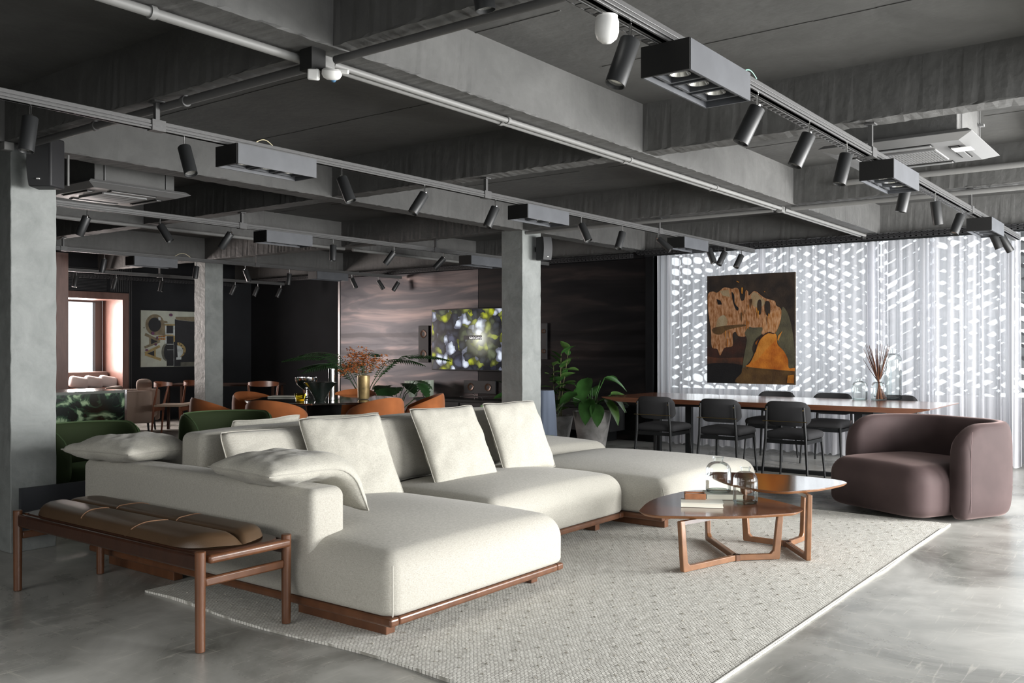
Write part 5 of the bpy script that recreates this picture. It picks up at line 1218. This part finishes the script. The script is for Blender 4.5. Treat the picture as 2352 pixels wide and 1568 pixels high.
MB().lathe([(.840, .744), (.853, .746), (.855, .757), (.847, .7635), (.838, .7635)], n=72).build('rim', M_chr, rt, smooth=40)
MB().cyl((0, 0, .01), (0, 0, .742), .12, .20, 32).lathe([(.0001, .001), (.36, .001), (.36, .018), (.12, .03)], n=40).build('pedestal', M_blk, rt)
def tub(label, loc, rz, first=[None]):
    if first[0]:
        return dup(first[0], loc, rz, label)
    t = thing('tub_chair', label, 'chair', loc, rz, 'rust velvet tub chairs')   # open toward +Y local
    pts = [(.30*math.sin(a), -.27*math.cos(a)) for a in [math.radians(-125+250*k/36) for k in range(37)]]
    n = len(pts); tops = [.62+.20*math.cos(math.radians(-125+250*k/36)*.62)**1.2 for k in range(n)]; bots = [.36]*n; ths = [.045]*n
    tops[0] = .60; tops[-1] = .60
    shell_mb(pts, ths, tops, bots, n=12, powr=2.6).build('back_shell', M_orange, t, smooth=80)
    obj_bm('seat', sbox(.50, .48, .10, .04, 8, .015), M_orange, t, loc=(0, .02, .38))
    for sx in (-1, 1):
        for sy in (-1, 1): MB().cyl((sx*.22, sy*.2, .001), (sx*.17, sy*.16, .40), .010, .014, 10).build('leg', M_wall2, t)
    first[0] = t; return t
def aroundT(lat, fwd, label):
    p = Vector((TC.x+RT[0]*lat+FW[0]*fwd, TC.y+RT[1]*lat+FW[1]*fwd, 0)); d = TC-p; return tub(label, tuple(p), math.atan2(d.y, d.x)-PI/2)
aroundT(-.98, -.62, 'rust tub chair at the left end of the round table'); aroundT(-.28, -.98, 'rust tub chair at the near side of the round table, left of centre')
aroundT(.66, -.62, 'rust tub chair at the near right of the round table'); aroundT(1.05, .12, 'rust tub chair at the far right of the round table')
aroundT(-.85, .45, 'rust tub chair behind the left part of the round table'); aroundT(.14, .98, 'rust tub chair behind the table, right of the silver cylinder')
# things on the round table
def onR(x, y): v = atz(x, y, .765); return (v.x, v.y, .765)
t = thing('flower_vase', 'tall mottled gold cylinder vase with orange dried flowers', 'vase', onR(835, 916))
MB().lathe([(.0001, .003), (.056, .003), (.064, .02), (.070, .26), (.066, .262), (.060, .04), (.0001, .03)], n=32).build('vase_body', mat('gold_patina', (.40, .29, .13), .4, metal=.5, var=.6, vscale=12), t)
M_flow = mat('orange_flower', (.50, .17, .05), .7)
rnd = random.Random(12)
for k in range(17):
    tx = rnd.uniform(-.26, .30); ty = rnd.uniform(-.15, .15); hg = rnd.uniform(.40, .60) - abs(tx)*.5
    tip = Vector((tx*RT[0]+ty*FW[0], tx*RT[1]+ty*FW[1], hg)); st = MB().tube([(0, 0, .1), (tip.x*.2, tip.y*.2, .28), (tip.x*.8, tip.y*.8, hg*.85), tuple(tip)], .0016, 4).build('flower_stem', M_stem, t)
    fm = MB()
    for q in range(16):
        c_ = tip+Vector((rnd.uniform(-.06, .06), rnd.uniform(-.06, .06), rnd.uniform(-.09, .05)))
        for a in range(4):
            an = rnd.uniform(0, 6.28); r_ = .019; d = Vector((math.cos(an), math.sin(an), rnd.uniform(-.5, .8)))*r_; e_ = Vector((-math.sin(an), math.cos(an), .2))*r_*.6
            fm.add([c_, c_+d-e_, c_+d*1.5, c_+d+e_], [(0, 1, 2, 3)])
    fm.build('blossom', M_flow, st, smooth=0)
t = thing('bowl', 'tall-stemmed chrome bowl on the round table', 'bowl', onR(703, 914))
MB().lathe([(.0001, .001), (.05, .001), (.045, .01), (.018, .03), (.018, .09), (.06, .115), (.105, .155), (.122, .205), (.122, .235), (.118, .235), (.115, .2), (.0001, .13)], n=36).build('bowl_body', M_chr, t)
t = thing('sculptural_bowl', 'crumpled chrome bowl between the amber glass and silver cylinder', 'bowl', onR(735, 920))
MB().lathe([(.0001, .001), (.055, .001), (.065, .03), (.10, .10), (.135, .155), (.165, .20), (.150, .195), (.09, .10), (.0001, .03)], n=60, f=lambda a, z: 1+(z/.2)**1.5*(.22*math.sin(3*a+.6)+.10*math.sin(7*a))).build('bowl_body', mat('brushed_silver', (.9, .9, .88), .18, metal=1), t, smooth=50)
t = thing('cylinder_vase', 'slim silver mirror cylinder on the round table', 'vase', onR(762, 918))
MB().lathe([(.0001, .001), (.036, .001), (.036, .34), (.033, .34), (.033, .02), (.0001, .02)], n=32).build('cylinder', M_chr, t)
t = thing('glass_tumbler', 'small amber glass bowl at the left on the round table', 'glass', onR(689, 922))
MB().lathe([(.0001, .002), (.042, .002), (.046, .03), (.062, .085)], n=28).build('glass_body', M_yel, t)
MB().lathe([(.0001, .004), (.040, .004), (.042, .028), (.0001, .028)], n=28).build('thick_base', mat('amber_base', (.5, .36, .02), .1), t)
tag(MB().box((-.17, -.12, 0), (.17, .12, .012)).build('open_magazine', M_cover, smooth=0, bevel=.003, loc=onR(655, 911)), 'open magazine lying at the left back of the round table', 'magazine').rotation_euler = (0, 0, .6)

# ================================================================ CONSOLE UNDER THE TV
cxa = atY(968, 915, 11.3).x; 
cn = thing('media_console', 'long low black console under the television', 'console', (cxa+1.9, 11.32, 0))
MB().box((-1.9, -.22, .47), (1.9, .22, .51)).build('console_top', M_blk, cn, smooth=0, bevel=.003); MB().box((-1.85, -.2, .15), (1.85, .2, .47)).build('body', M_blkm, cn, smooth=0)
for k in range(4): MB().box((-1.83+k*.925, -.212, .17), (-1.83+k*.925+.9, -.201, .46)).build('door', M_blkm, cn, smooth=0)
for k in (-1.7, 1.7): MB().box((k-.03, -.18, .001), (k+.03, .18, .15)).build('leg', M_blk, cn, smooth=0)
def onC(x): v = atY(x, 900, 11.28); return (v.x, v.y, .512)
M_sage = mat('sage_glaze', (.42, .48, .40), .35)
t = thing('fluted_bowl', 'wide pale green fluted bowl on the console', 'bowl', onC(949)); MB().lathe([(.0001, .001), (.06, .001), (.07, .07), (.135, .13), (.14, .26), (.132, .26), (.125, .14), (.0001, .1)], n=72, f=lambda a, z: 1+.03*math.cos(24*a)).build('bowl_body', M_sage, t)
t = thing('fluted_dish', 'small pale footed dish before the fluted bowl', 'dish', (onC(960)[0], 11.13, .512)); MB().lathe([(.0001, .001), (.045, .001), (.05, .04), (.11, .115), (.107, .12), (.04, .05), (.0001, .045)], n=72, f=lambda a, z: 1+.03*math.cos(24*a)).build('dish_body', M_sage, t)
t = thing('cylinder_vase', 'plain pale green cylinder vase beside the fluted bowl', 'vase', onC(983)); MB().lathe([(.0001, .001), (.075, .001), (.09, .03), (.10, .28), (.093, .28), (.085, .04), (.0001, .03)], n=40).build('vase_body', M_sage, t)
t = thing('desk_ornament', 'thin silver antler-like ornament on the console below the speaker', 'ornament', onC(1095))
MB().tube([(-.35, 0, .03), (-.1, 0, .05), (.1, 0, .04), (.4, 0, .06)], .006, 6).tube([(-.05, 0, .0), (-.02, 0, .05), (-.08, 0, .09)], .006, 6).tube([(.1, 0, .04), (.16, -.05, .0)], .006, 6).build('branch', M_chr, t)
# ================================================================ PLANTS
def leaf_mesh(L, W, m, droop=.25, fold=.12, n=8, tip=1.0, notch=False):
    vs = []; fs = []
    for i in range(n+1):
        t = i/n; w_ = W*math.sin(PI*min(1, t**.8*1.0))**.75*(1 if t < 1 else 0)+.0005
        if notch and i % 2: w_ *= .72
        z = -droop*L*t*t; y = L*t
        vs += [(-w_, y, z+fold*w_), (-w_*.5, y, z+fold*.3*w_), (0, y, z), (w_*.5, y, z+fold*.3*w_), (w_, y, z+fold*w_)]
    for i in range(n):
        for j in range(4): fs.append((i*5+j, i*5+j+1, (i+1)*5+j+1, (i+1)*5+j))
    me = bpy.data.meshes.new('leaf'); me.from_pydata(vs, [], fs); me.materials.append(m); me.polygons.foreach_set('use_smooth', [True]*len(fs)); me.update(); return me
def put_leaf(me, parent, base, direction, roll=0, s=1.0):
    o = bpy.data.objects.new('leaf', me); C.objects.link(o); o.parent = parent; d = Vector(direction).normalized()
    up = Vector((0, 0, 1)); x = d.cross(up); x = x.normalized() if x.length > 1e-3 else Vector((1, 0, 0)); z = x.cross(d)
    M = Matrix((x, d, z)).transposed().to_4x4(); o.matrix_local = Matrix.Translation(base) @ M @ Matrix.Rotation(roll, 4, 'Y') @ Matrix.Scale(s, 4); return o
def pot(t, r0, r1, h, m=M_pot):
    MB().lathe([(.0001, .002), (r0, .002), (r1, h), (r1*.9, h), (r1*.86, h-.04), (.0001, h-.04)], n=36).build('pot', m, t)
    MB().cyl((0, 0, h-.045), (0, 0, h-.035), r1*.87, n=24).build('soil', M_soil, t)
def rubber_plant(label, loc, potdim, stems, leafL, mats, seed, hmax):
    rnd = random.Random(seed); t = thing('potted_plant', label, 'plant', loc); pot(t, *potdim); me = [leaf_mesh(leafL, leafL*.27, m, .3) for m in mats]
    for s in range(stems):
        a = rnd.uniform(0, 6.28); ln = rnd.uniform(.04, .20); top = Vector((math.cos(a)*ln, math.sin(a)*ln, potdim[2]+hmax*rnd.uniform(.65, 1)))
        b0 = Vector((math.cos(a)*.05, math.sin(a)*.05, potdim[2]-.04)); pts = [b0.lerp(top, k/6)+Vector((.02*math.sin(k+s), .02*math.cos(k*1.3+s), 0)) for k in range(7)]
        MB().tube(pts, [.009-.001*k for k in range(7)], 6).build('stem', M_stem, t)
        nl = int(hmax*15)
        for k in range(nl):
            f = .15+.85*k/(nl-1); q = f*6; i = min(5, int(q)); p = pts[i].lerp(pts[i+1], q-i); an = k*2.4+s
            put_leaf(rnd.choice(me), t, p, (math.cos(an), math.sin(an), rnd.uniform(.1, .9)+(.6 if f > .9 else 0)), rnd.uniform(-.4, .4), rnd.uniform(.75, 1.15))
    return t
def big_leaf_plant(label, loc, potdim, n, leafL, mats, seed, spread, rise):
    rnd = random.Random(seed); t = thing('potted_plant', label, 'plant', loc); pot(t, *potdim); me = [leaf_mesh(leafL, leafL*.30, m, .45, .2) for m in mats]
    for k in range(n):
        an = k*2.4+rnd.uniform(-.3, .3); r_ = spread*rnd.uniform(.4, 1); h = rise*rnd.uniform(.3, 1)*(1.15-r_/spread*.5); b0 = Vector((0, 0, potdim[2]-.04)); tp = Vector((math.cos(an)*r_, math.sin(an)*r_, potdim[2]+h))
        MB().tube([b0, b0.lerp(tp, .5)+Vector((0, 0, .06)), tp], .006, 5).build('stem', M_leafm, t)
        put_leaf(rnd.choice(me), t, tp, (math.cos(an), math.sin(an), rnd.uniform(-.7, .35)), rnd.uniform(-.3, .3), rnd.uniform(.8, 1.15))
    return t
pb = atz(1283, 1003); pb = Vector((-7.05, 10.35, 0))
v = atD(1278, 990, 12.4); rubber_plant('tall light green rubber plant in a grey pot right of the central column', (v.x, v.y, 0), (.15, .23, .42), 4, .20, (M_leafm, M_leafl), 3, .88)
v = atD(1360, 990, 11.8); big_leaf_plant('broad-leaved dark green plant in a tall tapered cement pot', (v.x, v.y, 0), (.16, .25, .52), 17, .32, (M_leafm, M_leafm, M_leafl), 9, .30, .50)
v = atD(1232, 985, 10.0); big_leaf_plant('bright green leafy plant just behind the farthest right sofa cushion', (v.x, v.y, 0), (.10, .14, .22), 12, .24, (M_leafl,), 14, .16, .28)
v = atD(1180, 900, 12.6); rubber_plant('dark leafy plant half hidden behind the central column, left side', (v.x, v.y, 0), (.15, .2, .45), 3, .28, (M_leafd, M_leafm), 21, .62)
v = atD(1250, 900, 10.9); t = thing('draped_stool', 'blue-grey fabric draped stool beside the central column', 'stool', (v.x, v.y, 0))
MB().lathe([(.16, .02), (.14, .5), (.12, .80), (.11, .83), (.0001, .83)], n=48, f=lambda a, z: 1+.05*math.cos(12*a)*(1-z/1.2)).build('cloth_cover', mat('blue_grey_cloth', (.09, .11, .15), .9), t)
# palm
def palm(label, loc, nf, L, seed, h0, arcs=None):
    rnd = random.Random(seed); t = thing('potted_palm', label, 'plant', loc); pot(t, .16, .2, .35, M_blkm)
    for k in range(nf):
        an = arcs[k] if arcs else k*2.4; l = L*rnd.uniform(.8, 1.1); el = rnd.uniform(.7, 1.1); pts = []
        for i in range(13):
            f = i/12; r_ = l*f*math.cos(el*(1-f*.9)); z = h0*min(1, f*6)*.3+h0*.7*min(1, f*2)+l*(math.sin(el)*f-.62*f*f); pts.append(Vector((math.cos(an)*r_, math.sin(an)*r_, .3+z)))
        m = MB().tube(pts, [.008*(1-i/14) for i in range(13)], 5); d0 = Vector((math.cos(an), math.sin(an), 0)); sd = Vector((-d0.y, d0.x, 0))
        for i in range(30):
            f = .28+.72*i/30; q = f*12; j = min(11, int(q)); p = pts[j].lerp(pts[j+1], q-j); tg = (pts[j+1]-pts[j]).normalized(); ll = .24*math.sin(PI*(.15+.8*(f-.28)/.72))
            for s in (-1, 1):
                e = p+(sd*s*.9+tg*.55+Vector((0, 0, -.35))).normalized()*ll; w_ = tg*.011; m.add([p-w_, p.lerp(e, .5)-w_*1.2+Vector((0, 0, .01)), e, p.lerp(e, .5)+w_*1.2+Vector((0, 0, .01))], [(0, 1, 2, 3)])
        m.build('frond', M_leafd, t, smooth=0)
v = atD(835, 900, 14.0); palm('dark green palm in front of the metal wall behind the vase', (v.x, v.y, 0), 8, 1.25, 5, .55, arcs=[CA+PI+.1, CA+PI-.5, CA+PI*.5, CA+PI+.5, CA+.2, CA+1.9, CA+PI+.9, CA-.6])
v = atD(912, 900, 12.9); rnd = random.Random(2)
t = thing('potted_plant', 'split-leaf monstera plant left of the console', 'plant', (v.x, v.y, 0)); pot(t, .15, .2, .35, M_blkm); lm = leaf_mesh(.32, .15, M_leafd, .4, .1, 12, notch=True)
for k in range(12):
    an = k*2.4; r_ = rnd.uniform(.12, .42); tp = Vector((math.cos(an)*r_, math.sin(an)*r_, .35+rnd.uniform(.1, .52)))
    MB().tube([(0, 0, .31), Vector((tp.x*.4, tp.y*.4, tp.z*.8)), tp], .006, 5).build('stem', M_leafd, t); put_leaf(lm, t, tp, (math.cos(an), math.sin(an), rnd.uniform(-.6, .2)), 0, rnd.uniform(.8, 1.1))

# ================================================================ LEFT BACKGROUND
t = thing('marble_bar', 'green marble counter block left of the beige armchair', 'counter', (-9.7, 4.8, 0))
a = atX(120, 895, -9.7); b_ = atX(285, 895, -9.7); hb = b_.z
MB().box((-.6, a.y-4.8-.6, 0.0), (0, b_.y-4.8, hb-.03)).build('marble_body', M_marble, t, smooth=0)
MB().box((-.62, a.y-4.8-.62, hb-.03), (.012, b_.y-4.8+.005, hb)).build('counter_top', mat('bar_top', (.10, .11, .10), .15), t, smooth=0)
MB().box((-.01, b_.y-4.8, 0), (.012, b_.y-4.8+.025, hb)).build('metal_edge', M_chr, t, smooth=0)
# beige armchair
v = atD(308, 985, 14.6)
t = thing('beige_armchair', 'beige fabric armchair with round cushion beside the marble counter', 'armchair', (v.x, v.y, 0), CA+PI*.5+.2); Mb = mat('beige_cloth', (.24, .185, .15), .9, bump=.2, bscale=200)
obj_bm('seat', sbox(.60, .62, .2, .05, 8), Mb, t, loc=(0, 0, .22)); obj_bm('backrest', sbox(.62, .16, .42, .05, 8), Mb, t, loc=(0, .30, .30))
for s in (-1, 1): obj_bm('arm', sbox(.1, .66, .50, .03, 8), Mb, t, loc=(s*.33, 0, .16))
for sx in (-1, 1):
    for sy in (-1, 1): MB().cyl((sx*.28, sy*.27, .001), (sx*.26, sy*.25, .2), .014, .018, 8).build('leg', M_blk, t)
v2 = t.matrix_world; tag(obj_bm('round_cushion', sbox(.24, .16, .20, .09, 8), Mb, None, loc=atD(331, 899, 14.5)), 'round beige cushion on top of the beige armchair', 'cushion').rotation_euler = (0, 0, CA)
# dark brown wooden chairs and desk
def cafe(label, loc, rz, first=[None]):
    if first[0]: return dup(first[0], loc, rz, label)
    t = thing('wooden_chair', label, 'chair', loc, rz, 'brown wooden chairs'); W_ = wood('chair_wood', (.10, .032, .014), (.18, .06, .028), .3)
    MB().box((-.22, -.2, .43), (.22, .22, .46)).build('seat', mat('cane_seat', (.35, .27, .2), .8), t, bevel=.01)
    pts = [(.24*math.sin(a), -.06-.19*math.cos(a), .755+.01*math.cos(a)) for a in [math.radians(-80+160*k/12) for k in range(13)]]
    rr = MB(); vs = []
    for i, p in enumerate(pts):
        h = .045*(.5+.5*math.sin(PI*i/12)); vs += [(p[0], p[1]-.01, p[2]-h), (p[0], p[1]+.012, p[2]-h), (p[0], p[1]+.012, p[2]+h), (p[0], p[1]-.01, p[2]+h)]
    fs = [(i*4+k, (i+1)*4+k, (i+1)*4+(k+1) % 4, i*4+(k+1) % 4) for i in range(12) for k in range(4)]+[(0, 1, 2, 3), (51, 50, 49, 48)]
    rr.add(vs, fs).build('back_rail', W_, t, smooth=60)
    for s in (-1, 1):
        MB().tube([(s*.20, -.24, .001), (s*.20, -.2, .45), (s*.225, -.14, .74)], [.014, .019, .015], 8).build('leg', W_, t)
        MB().tube([(s*.20, .20, .001), (s*.20, .19, .43)], [.012, .018], 8).build('leg', W_, t)
    MB().box((-.19, -.2, .36), (.19, -.18, .42)).box((-.19, .18, .36), (.19, .2, .42)).build('seat_frame', W_, t)
    first[0] = t; return t
def cpos(x, d): q = atD(x, 900, d); return (q.x, q.y, 0)
cafe('brown wooden chair seen side-on just right of the beige armchair', cpos(395, 14.2), CA-PI/2); cafe('brown wooden chair half hidden by the pinkish column', cpos(462, 14.7), CA-PI/2-.2)
cafe('brown wooden chair at the dark desk right of the pinkish column', cpos(606, 14.6), CA+.2); cafe('brown wooden chair farthest right at the dark desk', cpos(678, 15.0), CA+1.7)
q0 = atD(520, 882, 15.3); t = thing('writing_desk', 'dark wooden desk against the far dark wall', 'desk', (q0.x, q0.y, 0), CA)
MB().box((-.9, -.35, .70), (.9, .35, .73)).build('desk_top', M_wall2, t, smooth=0)
for sx in (-1, 1):
    for sy in (-1, 1): MB().box((sx*.85-.02, sy*.3-.02, .001), (sx*.85+.02, sy*.3+.02, .70)).build('leg', M_wall2, t, smooth=0)
# window seat pillows
for i, (x, lab) in enumerate(((178, 'pale grey pillow at the left of the window seat'), (212, 'pale grey pillow in the middle of the window seat'), (245, 'grey pillow at the right end of the window seat'))):
    v = atX(x, 884, -15.55); o = tag(obj_bm('window_pillow', sbox(.34, .12, .20, .055, 8), mat('pillow_grey', (.5, .46, .45), .9), None, loc=(v.x, v.y, NZ0+.005), rot=(0, .2, PI/2)), lab, 'pillow')
# low black cabinet behind the bench at the column foot
a = atX(33, 1120, -6.20); tag(MB().box((-6.215, 2.86, .10), (-6.18, 3.35, .42)).build('wall_panel', mat('panel_blueblack', (.035, .038, .045), .5), smooth=0), 'small dark panel at the foot of the left column', 'panel')
